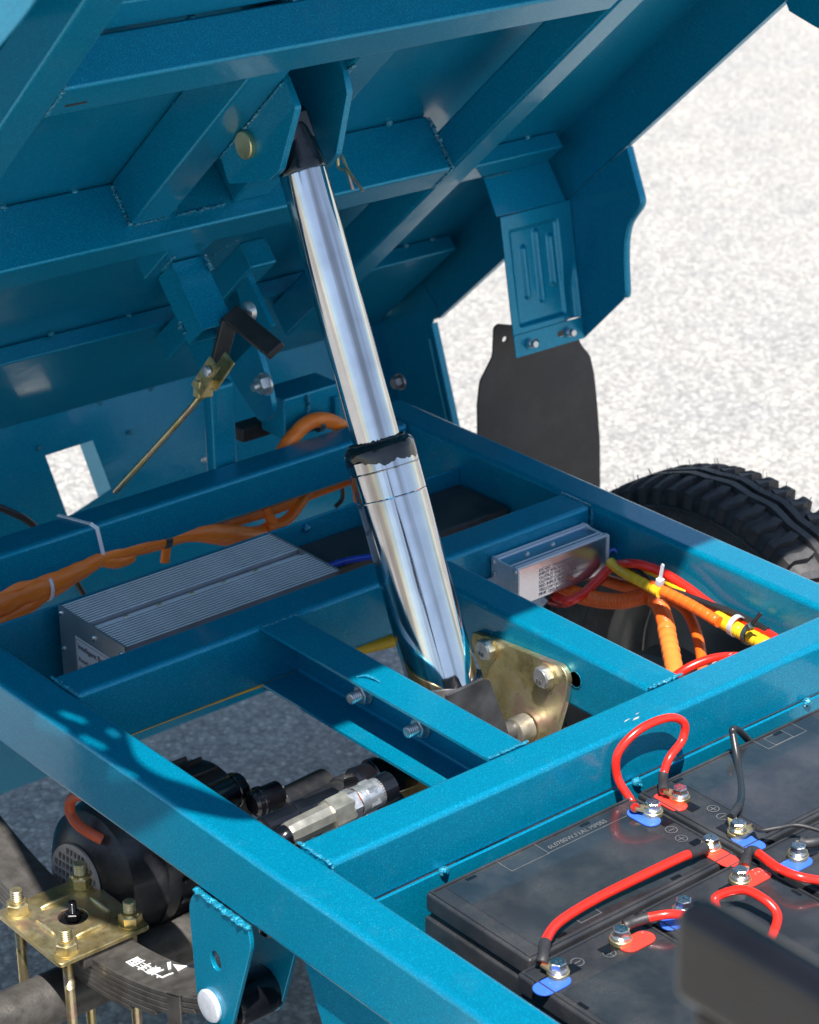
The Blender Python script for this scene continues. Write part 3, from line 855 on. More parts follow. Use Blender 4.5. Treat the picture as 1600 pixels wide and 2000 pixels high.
# tail panel below the bed with its rectangular opening
wv = [(0.5072, 1.2513, -0.1119), (0.5869, 1.2518, -0.1103), (0.5980, 1.2286, -0.1824), (0.5194, 1.2224, -0.2016)]
def tail():
    tx = V(1, 0, 0); tz = V(0, 0.3217, 1).normalized(); tn = tx.cross(tz)
    o_ = V(0, 1.2873, 0)
    Mt = basis(o_, tx, tz, tn)
    inv = Mt.inverted()
    h = [(inv @ V(q)) for q in wv]
    hl = [(q.x, q.y) for q in h]
    Mb = BEDM.inverted() @ Mt
    op = plate('tail_panel', [[(-0.288, -0.56), (1.139, -0.56), (1.139, -0.058), (-0.288, -0.058)], hl], 0.0025, Mb, 'teal', bed)
    # edge fold on the right, and the folded jamb beside the opening
    # side return plate closing the tail on the right, with its folded front lip and a pressed line
    SM = BEDM.inverted() @ basis((1.1395, 0, 0), (0, 1, 0), (0, 0, 1), (1, 0, 0))
    plate('tail_side', [[(1.132, -0.006), (1.146, -0.036), (1.098, -0.180), (1.005, -0.46), (1.11, -0.56), (1.270, -0.062), (1.288, -0.040), (1.190, 0.045)]], 0.0022, SM, 'teal', bed)
    lp = MB()
    for q0, q1 in (((1.146, -0.036), (1.098, -0.180)), ((1.098, -0.180), (1.005, -0.46))):
        z_ = V(0, q1[0] - q0[0], q1[1] - q0[1]); L0 = z_.length; z_.normalize()
        lp.obox(V(1.1435, (q0[0] + q1[0]) / 2, (q0[1] + q1[1]) / 2), Matrix((V(1, 0, 0), z_.cross(V(1, 0, 0)), z_)).transposed(), (0.006, 0.0012, L0 / 2 + 0.001), 0.0004, 1)
    lp.v = [tuple(BEDM.inverted() @ V(q)) for q in lp.v]; lp.build('side_lip', 'teal', bed)
    rb = MB().path([(1.1375, 1.150, -0.060), (1.1375, 1.120, -0.150), (1.1375, 1.085, -0.25)], 0.0042, 10, 4)
    rb.v = [tuple(BEDM.inverted() @ V(q)) for q in rb.v]; rb.build('pressed_rib', 'teal', bed, 60)
    a, b_ = V(h[1]), V(h[2])
    j = MB()
    j.add([a, b_, b_ + V(0, 0, 0.0) + V(0.0, -0.02, -0.040), a + V(0, 0, -0.040), a + V(0.004, 0, 0), b_ + V(0.004, 0, 0), b_ + V(0.004, -0.02, -0.040), a + V(0.004, 0, -0.040)],
          [(0, 1, 2, 3), (7, 6, 5, 4), (0, 4, 5, 1), (1, 5, 6, 2), (2, 6, 7, 3), (3, 7, 4, 0)])
    j.v = [tuple(Mb @ V(q)) for q in j.v]; j.build('opening_jamb', 'teal', bed)
    for q in ((0.6479, 1.2510, -0.1130), (0.5004, 1.2560, -0.0973)):
        spot(bed, tuple(BEDM.inverted() @ (V(q) + V(0, -0.004, 0))), 0.0035)
tail()

# clevis pin and its hairpin clip
pin = empty('clevis_pin', 'zinc plated pin through the upper clevis plates with a bent spring clip', 'pin', mat=BEDM)
pc = (bed_x(0.381), 0.737, -0.004)
MB().lathe((bed_x(0.3812), pc[1], pc[2]), (-1, 0, 0), [(0, 0.0150), (0.0055, 0.0155), (0.0068, 0.0145), (0.0072, 0.006)], 40).build('pin_head', 'gold_zinc', pin)
MB().cyl((bed_x(0.3812), pc[1], pc[2]), (bed_x(0.486), pc[1], pc[2]), 0.0100, 28).build('pin_shank', 'fitting_steel', pin)
cp = [(0.0570, 0.7270, 0.0220), (0.0570, 0.7400, 0.0330), (0.0570, 0.7350, 0.0440), (0.0570, 0.7440, 0.0560), (0.0570, 0.7400, 0.0760)]
cp2 = [(0.0610, 0.7240, 0.0180), (0.0610, 0.7420, 0.0320), (0.0610, 0.7430, 0.0530), (0.0610, 0.7500, 0.0830)]
MB().path(cp, 0.0018, 10, 6).path(cp2, 0.0018, 10, 6).build('hairpin_clip', 'gold_zinc', pin, 60)

# black release lever, gold yoke and long rod
lev = empty('release_lever', 'black two armed tailgate release lever hanging below the bed', 'lever')
def flatbar(mb_, p0, p1, w, t, up):
    p0 = V(p0); p1 = V(p1); z = (p1 - p0).normalized(); x = V(up) - z * V(up).dot(z); x.normalize(); y = z.cross(x)
    mb_.obox((p0 + p1) / 2, Matrix((y, x, z)).transposed(), (w / 2, t / 2, (p1 - p0).length / 2), 0.0012, 1)
mb = MB(); flatbar(mb, (0.4620, 0.7119, 0.2573), (0.4620, 0.6213, 0.2346), 0.024, 0.010, (-0.5, -0.6, 0.6)); mb.build('arm', 'black_satin', lev)
mb = MB(); flatbar(mb, (0.4560, 0.7061, 0.2519), (0.4400, 0.7209, 0.1752), 0.020, 0.009, (-0.2, -1, 0.2)); mb.build('arm', 'black_satin', lev)
MB().lathe((0.4900, 0.7069, 0.2553), (-1, 0.1, 0), [(0, 0.012), (0.007, 0.013), (0.011, 0.010), (0.013, 0.004)], 28).build('pivot_nut', 'bolt_zinc', lev)
rod = empty('latch_rod', 'long gold plated latch rod with forked yoke running down to the tail panel', 'rod')
ya = V((0.4280, 0.6822, 0.2155)); yb = V((0.4000, 0.7151, 0.1503))
yd = (yb - ya).normalized()
mb = MB()
flatbar(mb, ya + V(-0.012, 0, 0), ya + yd * 0.045 + V(-0.012, 0, 0), 0.022, 0.003, (1, 0, 0))
flatbar(mb, ya + V(0.010, 0, 0), ya + yd * 0.045 + V(0.010, 0, 0), 0.022, 0.003, (1, 0, 0))
flatbar(mb, ya + yd * 0.043 + V(-0.013, 0, 0), ya + yd * 0.047 + V(0.011, 0, 0), 0.012, 0.022, (0, 0, 1))
mb.build('yoke', 'gold_zinc', rod)
MB().lathe(ya + yd * 0.014 + V(-0.0135, 0, 0), (-1, 0, 0), [(0, 0.007), (0.004, 0.0065), (0.005, 0.003)], 20).build('yoke_pin', 'bolt_zinc', rod)
MB().path([ya + yd * 0.046, yb, (0.3550, 0.8245, 0.0184)], 0.0040, 14, 4).hexa(ya + yd * 0.050, yd, 0.0085, 0.007).build('rod_bar', 'gold_zinc', rod)
hb_ = empty('hinge_bolt', 'zinc hinge bolt with nut through the rounded lug under the bed', 'bolt')
p_ = V((0.6070, 0.8458, 0.0911))
MB().lathe(p_, (-1, 0, 0), [(0, 0.0155), (0.003, 0.0155)], 28).build('washer', 'bolt_zinc', hb_)
MB().hexa(p_ + V(-0.003, 0, 0), (-1, 0, 0), 0.0125, 0.010).build('nut', 'bolt_zinc', hb_)
MB().thread(p_ + V(-0.013, 0, 0), (-1, 0, 0), 0.006, 0.009).build('thread_end', 'bolt_zinc', hb_)
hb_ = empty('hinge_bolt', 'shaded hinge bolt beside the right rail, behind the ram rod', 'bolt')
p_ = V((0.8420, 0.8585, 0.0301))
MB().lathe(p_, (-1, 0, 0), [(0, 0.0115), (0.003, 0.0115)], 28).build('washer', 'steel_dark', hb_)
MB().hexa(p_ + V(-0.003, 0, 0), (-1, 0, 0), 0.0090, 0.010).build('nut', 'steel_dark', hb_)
bz = MB().sphere((0.7628, 1.2286, -0.1825), 0.006, (1, 0.6, 1)); bz = bz.build('panel_rivet', 'bolt_zinc', None, 60)
bz['label'] = 'bright rivet on the shaded tail panel above the rear cross tube'; bz['category'] = 'rivet'

# black mud flap
fl_pts = roundpoly([(1.0276, 0.8760, 0.0646), (1.1807, 0.8680, 0.0239), (1.2190, 0.8720, -0.0438), (1.2309, 0.8760, -0.1113), (1.2542, 0.8850, -0.2964), (1.0029, 0.8850, -0.2220), (0.9986, 0.8800, -0.0358), (1.0028, 0.8760, -0.0139), (1.0222, 0.8740, 0.0143)][0:0] or
                   [(0, 0)], 0) if False else None
def flap():
    out = [(1.0222, 0.8720, 0.0609), (1.0298, 0.8720, 0.0652), (1.1805, 0.8720, 0.0181), (1.1913, 0.8720, -0.0050), (1.2103, 0.8720, -0.0272), (1.2194, 0.8720, -0.0584), (1.2270, 0.8720, -0.1091),
           (1.2339, 0.8720, -0.1685), (1.2383, 0.8720, -0.2873), (0.9995, 0.8720, -0.2165), (0.9926, 0.8720, -0.1103), (0.9917, 0.8720, -0.0472), (0.9964, 0.8720, -0.0134), (1.0108, 0.8720, 0.0061), (1.0204, 0.8720, 0.0192)]
    loop = [(q[0], q[2]) for q in out]
    hx = (1.0425, 0.8720, 0.0391)
    M_ = basis((0, 0.872, 0), (1, 0, 0), (0, 0, 1), (0, -1, 0))
    o_ = plate('mud_flap', [roundpoly(loop, 0.006, 3), slot(hx[0], hx[2], 0.009, 0.008)], 0.0030, M_, 'flap_plastic', None, 0.0004)
    o_['label'] = 'smooth black plastic mud flap hanging below the teal guard bracket'
    o_['category'] = 'mud flap'
flap()

# ================================================================== batteries
NB = 0
def battery(x0, x1, y0, y1, ztop, label, terms, rot, film, marks):
    """terms: list of (x, y, colour, pad direction)"""
    global NB
    NB += 1
    ox, oy = (x0 + x1) / 2, (y0 + y1) / 2
    t = empty('battery', label, 'battery', 'black lead acid batteries in the bay', (ox, oy, ztop - 0.165))
    L = lambda x, y, z: (x - ox, y - oy, z - ztop + 0.165)
    def B_(name, a, b, bev, mat, par=t, seg=2): return MB().box(L(*a), L(*b), bev, seg).build(name, mat, par)
    g = 0.0012
    case = MB()
    case.box(L(x0 + g + 0.003, y0 + g + 0.003, ztop - 0.165), L(x1 - g - 0.003, y1 - g - 0.003, ztop - 0.0225), 0.003)
    case.box(L(x0 + g - 0.001, y0 + g - 0.001, ztop - 0.052), L(x1 - g + 0.001, y1 - g + 0.001, ztop - 0.0285), 0.003)
    case.build('case', 'battery_case', t)
    lid = MB()
    lid.box(L(x0 + g, y0 + g, ztop - 0.0225), L(x1 - g, y1 - g, ztop - 0.0015), 0.0035, 3)
    # raised rim broken at the terminals
    w = 0.0026
    a, b, c_, d = x0 + g + 0.003, x1 - g - 0.003, y0 + g + 0.003, y1 - g - 0.003
    lid.box(L(a, c_, ztop - 0.002), L(b, c_ + w, ztop + 0.0006), 0.0008, 1)
    lid.box(L(a, d - w, ztop - 0.002), L(b, d, ztop + 0.0006), 0.0008, 1)
    lid.box(L(a, c_ + w, ztop - 0.002), L(a + w, d - w, ztop + 0.0006), 0.0008, 1)
    lid.box(L(b - w, c_ + w, ztop - 0.002), L(b, d - w, ztop + 0.0006), 0.0008, 1)
    lid.build('lid', 'battery_case', t)
    fx0, fx1, fy0, fy1 = film
    B_('film_sheet', (fx0, fy0, ztop - 0.0014), (fx1, fy1, ztop - 0.0009), 0, 'battery_film')
    # latch slots along both long edges
    sl = MB(); ln = rot
    for fr in (0.18, 0.72):
        for e in (0, 1):
            if ln == 'x':
                cx = x0 + (x1 - x0) * fr; cy = (y0 + 0.012) if e == 0 else (y1 - 0.012)
                sl.box(L(cx - 0.006, cy - 0.002, ztop - 0.0014), L(cx + 0.006, cy + 0.002, ztop - 0.0004))
            else:
                cy = y0 + (y1 - y0) * fr; cx = (x0 + 0.012) if e == 0 else (x1 - 0.012)
                sl.box(L(cx - 0.002, cy - 0.006, ztop - 0.0014), L(cx + 0.002, cy + 0.006, ztop - 0.0004))
    sl.build('latch_slots', 'black_gloss', t)
    # moulded frame lines round label windows
    for (mx0, mx1, my0, my1) in marks:
        r_ = MB(); q = 0.0006; z0, z1 = ztop - 0.0009, ztop - 0.0005
        r_.box(L(mx0, my0, z0), L(mx1, my0 + q, z1)); r_.box(L(mx0, my1 - q, z0), L(mx1, my1, z1))
        r_.box(L(mx0, my0 + q, z0), L(mx0 + q, my1 - q, z1)); r_.box(L(mx1 - q, my0 + q, z0), L(mx1, my1 - q, z1))
        r_.build('moulded_mark', 'battery_text', t)
    for (tx, ty, colr, pdx, pdy, sym) in terms:
        loop = slot(0, 0, 0.040, 0.021, 10, math.pi / 2 if pdy == 'y' else 0.0)
        pc_ = L(tx + pdx[0], ty + pdx[1], ztop - 0.0004)
        plate('terminal_pad', [loop], 0.0012, Matrix.Translation(pc_), colr, t, 0.0002)
        wy = 0.018 if pdy == 'y' else 0.0; wx = 0.018 - wy
        MB().box(L(tx - 0.006 - wx, ty - 0.006 - wy, ztop - 0.0009), L(tx + 0.006 + wx, ty + 0.006 + wy, ztop - 0.0005), 0).build('terminal_well', 'black_gloss', t)
        bt = MB()
        bt.lathe(L(tx, ty, ztop), (0, 0, 1), [(0, 0.0105), (0.0045, 0.0108), (0.0052, 0.0100)], 28)
        bb_ = bt.build('terminal_washer', 'gold_zinc', t)
        h_ = MB().lathe(L(tx, ty, ztop + 0.0052), (0, 0, 1), [(0, 0.0098), (0.0012, 0.0098), (0.0026, 0.0084), (0.0034, 0.0078)], 28)
        h_.hexa(L(tx, ty, ztop + 0.0086), (0, 0, 1), 0.0080, 0.0062, random.uniform(0, 1))
        h_.box(L(tx - 0.004, ty - 0.0006, ztop + 0.0146), L(tx + 0.004, ty + 0.0006, ztop + 0.0150)).box(L(tx - 0.0006, ty - 0.004, ztop + 0.0146), L(tx + 0.0006, ty + 0.004, ztop + 0.0150))
        h_.build('terminal_bolt', 'terminal_zinc', bb_, 30)
        if sym:
            sx_, sy_ = tx + sym[1], ty + sym[2]
            pr = MB(); q = 0.0065; zz = ztop - 0.0011
            n_ = 24; vs_ = []; fs_ = []
            for k in range(n_):
                a_ = 2 * math.pi * k / n_
                for rr_ in (q, q - 0.0009): vs_.append(L(sx_ + rr_ * math.cos(a_), sy_ + rr_ * math.sin(a_), ztop - 0.0006))
            for k in range(n_):
                k2 = (k + 1) % n_; fs_.append((2 * k, 2 * k2, 2 * k2 + 1, 2 * k + 1))
            pr.add(vs_, fs_)
            pr.box(L(sx_ - 0.004, sy_ - 0.0004, zz), L(sx_ + 0.004, sy_ + 0.0004, ztop - 0.0006))
            if sym[0] == '+': pr.box(L(sx_ - 0.0004, sy_ - 0.004, zz), L(sx_ + 0.0004, sy_ + 0.004, ztop - 0.00058))
            pr.build('polarity_mark', 'battery_text', t)
    return t, L
ZB = -0.060
R1, R0 = -0.020, -0.172
b1, L1 = battery(0.147, 0.427, R0, R1, ZB, 'left battery of the rear row with a red cable lying across its lid', [
    (0.413, -0.063, 'label_blue', (-0.010, 0.002), 'y', ('-', -0.006, -0.033)), (0.409, -0.148, 'label_red', (-0.001, -0.016), 'y', ('+', -0.006, 0.034))], 'x',
    (0.168, 0.392, -0.162, -0.030), [(0.235, 0.285, -0.049, -0.026), (0.225, 0.252, -0.158, -0.140)])
text_mesh('serial_text', '6L0700W.F1AL.MP0S5', 0.0085, Matrix.Translation(L1(0.290, -0.044, ZB - 0.0003)), 'battery_text', b1)
MB().box(L1(0.283, -0.048, ZB - 0.0009), L1(0.392, -0.0475, ZB - 0.0005)).build('moulded_mark', 'battery_text', b1)
b2, L2 = battery(0.431, 0.711, R0, R1, ZB, 'right battery of the rear row under the black looped wire', [
    (0.454, -0.061, 'label_red', (-0.010, 0.003), 'y', ('+', 0.014, -0.034)), (0.450, -0.146, 'label_blue', (-0.002, -0.016), 'y', ('-', 0.014, 0.034))], 'x',
    (0.480, 0.690, -0.162, -0.030), [(0.600, 0.660, -0.049, -0.026), (0.612, 0.640, -0.048, -0.030)])
F1, F0 = -0.176, -0.456
battery(0.125, 0.276, F0, F1, ZB, 'front row battery nearest the left rail, its blue terminal joined by the long red cable', [
    (0.151, -0.206, 'label_blue', (-0.014, -0.007), 'x', ('-', 0.028, 0.004)), (0.231, -0.205, 'label_red', (0.012, -0.009), 'x', ('+', -0.020, -0.006))], 'y',
    (0.136, 0.266, -0.430, -0.226), [])
battery(0.278, 0.429, F0, F1, ZB, 'front row battery second from the left rail, partly behind the blurred black bar', [
    (0.310, -0.208, 'label_blue', (-0.013, -0.006), 'x', None), (0.389, -0.207, 'label_red', (0.016, -0.003), 'x', None)], 'y',
    (0.289, 0.419, -0.430, -0.226), [])
battery(0.435, 0.586, F0, F1, ZB, 'front row battery third from the left rail with a dark lug on its blue terminal', [
    (0.463, -0.214, 'label_blue', (-0.010, -0.006), 'x', None), (0.546, -0.210, 'label_red', (0.012, -0.006), 'x', None)], 'y',
    (0.446, 0.576, -0.430, -0.226), [])
battery(0.588, 0.739, F0, F1, ZB, 'front row battery farthest right at the picture edge', [
    (0.616, -0.214, 'label_blue', (-0.010, -0.006), 'x', None), (0.700, -0.210, 'label_red', (0.012, -0.006), 'x', None)], 'y',
    (0.599, 0.729, -0.430, -0.226), [])

# battery cables: sheath, heat shrink and lugs
ZT = ZB + 0.0055
def cable(label, pts, r, mat, lugs, shrink=0.030, nm='battery_cable'):
    t = empty(nm, label, 'cable')
    P = smooth([V(q) for q in pts], 10)
    MB().path(pts, r, 16, 10).build('sheath', mat, t, 60)
    for end in (0, 1):
        if not lugs[end]: continue
        Q = P if end == 0 else P[::-1]
        acc = 0; seg_ = [Q[0]]
        for i in range(1, len(Q)):
            acc += (Q[i] - Q[i - 1]).length; seg_.append(Q[i])
            if acc > shrink: break
        MB().path(seg_, r * 1.16, 16, 1, rf=lambda l, f, r=r: r * (1.16 + 0.12 * math.sin(f * 9) * (1 - f))).build('heat_shrink', 'heat_shrink', t, 60)
        lug = V(lugs[end]); d = (Q[0] - lug); d.z = 0; d.normalize()
        lm = MB()
        side = V(-d.y, d.x, 0)
        lm.lathe(lug + V(0, 0, -0.0002), (0, 0, 1), [(0, 0.0095), (0.0022, 0.0095)], 24)
        wplate(lm, [lug + d * 0.004 + side * 0.0068, lug + d * 0.004 - side * 0.0068, Q[1] - side * 0.0045, Q[1] + side * 0.0045], 0.0022)
        lm.build('lug', 'gold_zinc', t)
    return t
lug = lambda x, y: (x, y, ZT)
cable('red battery cable standing up in a tall loop between the two rear row batteries',
      [(0.399, -0.052, ZT + 0.003), (0.4193, -0.0300, -0.0655), (0.4153, -0.0100, -0.0427), (0.4170, -0.0080, -0.0141), (0.4430, -0.0120, 0.0050), (0.4795, -0.0160, 0.0071), (0.4992, -0.0200, -0.0044), (0.4958, -0.0220, -0.0223), (0.4736, -0.0260, -0.0335), (0.4613, -0.0300, -0.0484), (0.444, -0.048, ZT + 0.002)],
      0.0045, 'red_cable', [lug(0.413, -0.063), lug(0.454, -0.061)], 0.026)
cable('long red battery cable lying diagonally across the left rear row battery',
      [(0.397, -0.152, ZT + 0.003), (0.3637, -0.1548, -0.0460), (0.3343, -0.1528, -0.0470), (0.2958, -0.1500, -0.0490), (0.2563, -0.1490, -0.0500), (0.2207, -0.1516, -0.0500), (0.1909, -0.1591, -0.0480), (0.1651, -0.1738, -0.0460), (0.1503, -0.1872, -0.0470), (0.144, -0.192, ZT + 0.003)],
      0.0049, 'red_cable', [lug(0.409, -0.148), lug(0.151, -0.206)], 0.026)
cable('short red battery cable bridging the two nearest front row batteries',
      [(0.243, -0.197, ZT + 0.003), (0.262, -0.204, ZT + 0.006), (0.280, -0.218, ZT + 0.010), (0.300, -0.226, ZT + 0.004), (0.318, -0.240, ZT)],
      0.0045, 'red_cable', [lug(0.231, -0.205), None], 0.024)
cable('red battery cable running off to the right edge of the picture',
      [(0.402, -0.200, ZT + 0.003), (0.425, -0.188, ZT + 0.006), (0.4172, -0.2292, -0.0450), (0.4207, -0.2524, -0.0450), (0.4386, -0.2692, -0.0500), (0.4548, -0.3001, -0.0520)],
      0.0045, 'red_cable', [lug(0.389, -0.207), None], 0.034)
cable('red battery cable curling out from behind the blurred black bar',
      [(0.330, -0.232, ZT + 0.002), (0.3369, -0.2251, -0.0460), (0.3527, -0.2426, -0.0360), (0.3565, -0.2664, -0.0360), (0.3568, -0.2834, -0.0440), (0.3419, -0.2938, -0.0520), (0.3208, -0.3027, -0.0550)],
      0.0045, 'red_cable', [None, None])
cable('black battery wire rising from the blue terminal and bending back to the bay wall',
      [(0.4535, -0.132, ZT + 0.006), (0.5038, -0.1000, -0.0607), (0.5476, -0.0550, -0.0611), (0.5650, -0.0300, -0.0414), (0.5681, -0.0260, -0.0350), (0.5830, -0.0220, -0.0441), (0.6110, -0.0160, -0.0720), (0.6275, -0.0235, -0.0800)],
      0.0040, 'black_cable', [lug(0.450, -0.146), None], 0.036)
cable('thin black wire with a crimped ring running right from the blue terminal bolt',
      [(0.462, -0.156, ZT + 0.004), (0.4546, -0.1718, -0.0450), (0.4674, -0.1829, -0.0420), (0.4862, -0.1928, -0.0420), (0.5002, -0.2207, -0.0440), (0.5087, -0.2527, -0.0440)],
      0.0022, 'black_satin', [lug(0.450, -0.150), None], 0.012, 'signal_wire')
cable('dark lugged wire leaving the third front row battery to the right',
      [(0.476, -0.205, ZT + 0.004), (0.4842, -0.2154, -0.0500), (0.5366, -0.2291, -0.0500)], 0.0045, 'heat_shrink', [lug(0.463, -0.214), None], 0.02)

# blurred black bar in the near foreground
bar = empty('seat_bar', 'out of focus black box section bar in the near foreground at lower right', 'bar')
MB().box((-0.4785, -1.50, 0.606), (-0.4555, -0.942, 0.6550), 0.0092, 6).build('bar_body', 'black_paint', bar)
MB().box((-0.4755, -1.50, 0.42), (-0.4585, -0.955, 0.607), 0.004, 2).build('bar_web', 'black_paint', bar)
MB().box((-0.4778, -1.50, -0.20), (-0.4562, -1.46, 0.4198), 0.004, 2).build('bar_post', 'black_paint', bar)

# ================================================================== motor controller
ctl = empty('motor_controller', 'ribbed aluminium motor controller lying in the tray behind the cross member', 'controller', loc=(0.32, 0.598, -0.134))
CL = lambda x, y, z: (x - 0.32, y - 0.598, z + 0.134)
cx0, cx1, cy0, cy1, cz = 0.170, 0.477, 0.5300, 0.6665, -0.0215
mb = MB().box(CL(cx0 + 0.003, cy0, -0.1265), CL(cx1 - 0.003, cy1, cz - 0.0150), 0.0015)
mb.box(CL(cx0 + 0.003, cy0 + 0.0625, cz - 0.0151), CL(cx1 - 0.003, cy0 + 0.0775, cz - 0.0070), 0.0006)
mb.build('housing', 'gap_shade', ctl)
MB().box(CL(cx0 + 0.003, cy0 + 0.0627, cz - 0.0069), CL(cx1 - 0.003, cy0 + 0.0773, cz - 0.0055), 0.0004).build('centre_strip', 'fin_lit', ctl)
def fin_y(i, n, a, b): return a + (b - a) * i / (n - 1)
ys = [fin_y(i, 12, cy0 + 0.0014, cy0 + 0.060) for i in range(12)] + [fin_y(i, 11, cy0 + 0.0805, cy1 - 0.0014) for i in range(11)]
finmesh = None
for y in ys:
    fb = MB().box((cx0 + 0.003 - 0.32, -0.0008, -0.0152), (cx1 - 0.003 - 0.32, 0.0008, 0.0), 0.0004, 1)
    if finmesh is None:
        o_ = fb.build('cooling_fin', 'fin_shade', ctl); finmesh = o_.data
        te = MB().box((cx0 + 0.003 - 0.32, -0.0013, 0.0), (cx1 - 0.003 - 0.32, 0.0013, 0.0008), 0.0002, 1).build('lit_edge', 'fin_lit', o_); edgemesh = te.data  # pale cap strip added to paint the light along each fin top
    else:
        o_ = link('cooling_fin', finmesh, None, ctl); link('lit_edge', edgemesh, None, o_)
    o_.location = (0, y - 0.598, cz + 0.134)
for k in range(5):
    x = lerp(cx0 + 0.050, cx1 - 0.072, k / 4.0)
    MB().lathe(CL(x, cy0 + 0.0700, cz - 0.0055), (0, 0, 1), [(0, 0.0036), (0.0012, 0.0034), (0.0030, 0.0022), (0.0032, 0.001)], 16).build('cover_screw', 'gold_zinc', ctl)
MB().box(CL(cx0, cy0 - 0.0012, -0.1265), CL(cx0 + 0.003, cy1 + 0.0012, cz + 0.0018), 0.0008).build('end_plate', 'aluminium_end', ctl)
MB().box(CL(cx1 - 0.003, cy0 - 0.0012, -0.1265), CL(cx1, cy1 + 0.0012, cz + 0.0018), 0.0008).build('end_plate', 'aluminium_end', ctl)
for y, z in ((cy1 - 0.005, cz - 0.006), (cy1 - 0.005, cz - 0.052), (cy0 + 0.062, cz - 0.012), (cy0 + 0.004, cz - 0.010)):
    MB().lathe(CL(cx0, y, z), (-1, 0, 0), [(0, 0.0040), (0.0014, 0.0038), (0.0028, 0.0022), (0.003, 0.001)], 16).build('end_screw', 'terminal_zinc', ctl)
MB().box(CL(cx0 - 0.0006, cy0 + 0.010, -0.128), CL(cx0 - 0.0001, cy0 + 0.103, -0.046)).build('type_label', 'sticker', ctl)
lm_ = basis(CL(cx0 - 0.0009, cy0 + 0.098, -0.0600), (0, -1, 0), (0, 0, 1), (-1, 0, 0))
text_mesh('label_text', 'Intelligent Brushless Motor', 0.0098, lm_, 'print_ink', ctl, 0.0002)
lm_ = basis(CL(cx0 - 0.0009, cy0 + 0.098, -0.0760), (0, -1, 0), (0, 0, 1), (-1, 0, 0))
text_mesh('label_text', 'Rated voltage: 60V\nCurrent limit: 60A', 0.0080, lm_, 'print_ink', ctl, 0.0002, lines=1.5)
for a_, b_ in (((cy0 + 0.012, -0.0490), (cy0 + 0.101, -0.0484)),):
    MB().box(CL(cx0 - 0.0009, a_[0], a_[1]), CL(cx0 - 0.0006, b_[0], b_[1])).build('label_border', 'print_grey', ctl)
MB().box(CL(cx0 - 0.0009, cy0 + 0.1004, -0.127), CL(cx0 - 0.0006, cy0 + 0.1010, -0.0490)).build('label_border', 'print_grey', ctl)

# ================================================================== DC converter
dx0, dx1, dy0, dy1, dz0, dz1 = 0.634, 0.783, 0.388, 0.4348, -0.0690, -0.0200
dc = empty('voltage_converter', 'small aluminium converter box fixed to the cross member in the right bay', 'converter', loc=(0.71, 0.434, -0.055))
DL = lambda x, y, z: (x - 0.71, y - 0.434, z + 0.055)
MB().box(DL(dx0 + 0.002, dy0, dz0), DL(dx1 - 0.002, dy1, dz1), 0.0015).build('housing', 'aluminium_face', dc)
for y, w, h in ((dy0 + 0.0015, 0.003, 0.0018), (dy0 + 0.007, 0.003, 0.0012), (dy0 + 0.014, 0.0025, 0.0006), (dy1 - 0.008, 0.003, 0.0014), (dy1 - 0.0035, 0.003, 0.0020)):
    MB().box(DL(dx0 + 0.002, y - w / 2 + 0.0008, dz1 - 0.0005), DL(dx1 - 0.002, y + w / 2 + 0.0008, dz1 + h), 0.0004, 1).build('extrusion_rib', 'aluminium', dc)
for x in (0.674, 0.716):
    MB().lathe(DL(x, dy0 + 0.028, dz1), (0, 0, 1), [(0, 0.0034), (0.0012, 0.0032), (0.0024, 0.0018)], 16).build('cover_screw', 'bolt_zinc', dc)
for x0_, x1_ in ((dx0 - 0.0005, dx0 + 0.0020), (dx1 - 0.0020, dx1 + 0.0005)):
    ep = roundpoly([(dy0 - 0.002, dz0 - 0.001), (dy1, dz0 - 0.001), (dy1, dz1 + 0.003), (dy1 - 0.010, dz1 + 0.0035), (dy1 - 0.016, dz1 + 0.001), (dy0 + 0.010, dz1 + 0.0008), (dy0 + 0.004, dz1 + 0.0030), (dy0 - 0.002, dz1 + 0.002)], 0.003)
    plate('end_plate', [ep], 0.0025, Matrix.Translation(DL(0, 0, 0)) @ basis(((x0_ + x1_) / 2, 0, 0), (0, 1, 0), (0, 0, 1), (1, 0, 0)), 'aluminium', dc, 0.0004)
for y, z in ((dy0 + 0.003, dz1 - 0.003), (dy1 - 0.005, dz1 - 0.003), (dy1 - 0.006, dz0 + 0.030)):
    MB().lathe(DL(dx0 - 0.0006, y, z), (-1, 0, 0), [(0, 0.0036), (0.0012, 0.0034), (0.0026, 0.002)], 16).build('end_screw', 'bolt_zinc', dc)
MB().box(DL(dx0 - 0.018, dy1 - 0.003, -0.065), DL(dx0, dy1 - 0.0008, -0.045), 0.001).build('mounting_ear', 'aluminium', dc)
ctext = 'DC-DC  CONVERTER\nINPUT VOLTAGE 60V-72V\nOUTPUT VOLTAGE 12V(13.5)\nOUTPUT CURRENT 15A\nRED INPUT BLACK NEGATIVE\nYELLOW OUTPUT\nPINK 1215 AA012225'
text_mesh('printed_text', ctext, 0.0058, basis(DL(dx0 + 0.035, dy0 - 0.0003, -0.0330), (1, 0, 0), (0, 0, 1), (0, -1, 0)), 'print_grey', dc, 0.0002, lines=0.92)

# black plastic box under the rear bay
jb = MB().box((0.640, 0.580, -0.16), (0.800 - 0.004, 0.684, -0.0500), 0.006, 3).build('junction_box', 'black_satin', None)
jb['label'] = 'black plastic box with rounded lid in the bay right of the ram'; jb['category'] = 'box'
jb = MB().box((0.520, 0.600, -0.16), (0.630, 0.684, -0.060), 0.004, 2).build('junction_box', 'black_satin', None)
jb['label'] = 'black box in deep shade left of the ram behind the controller end'; jb['category'] = 'box'

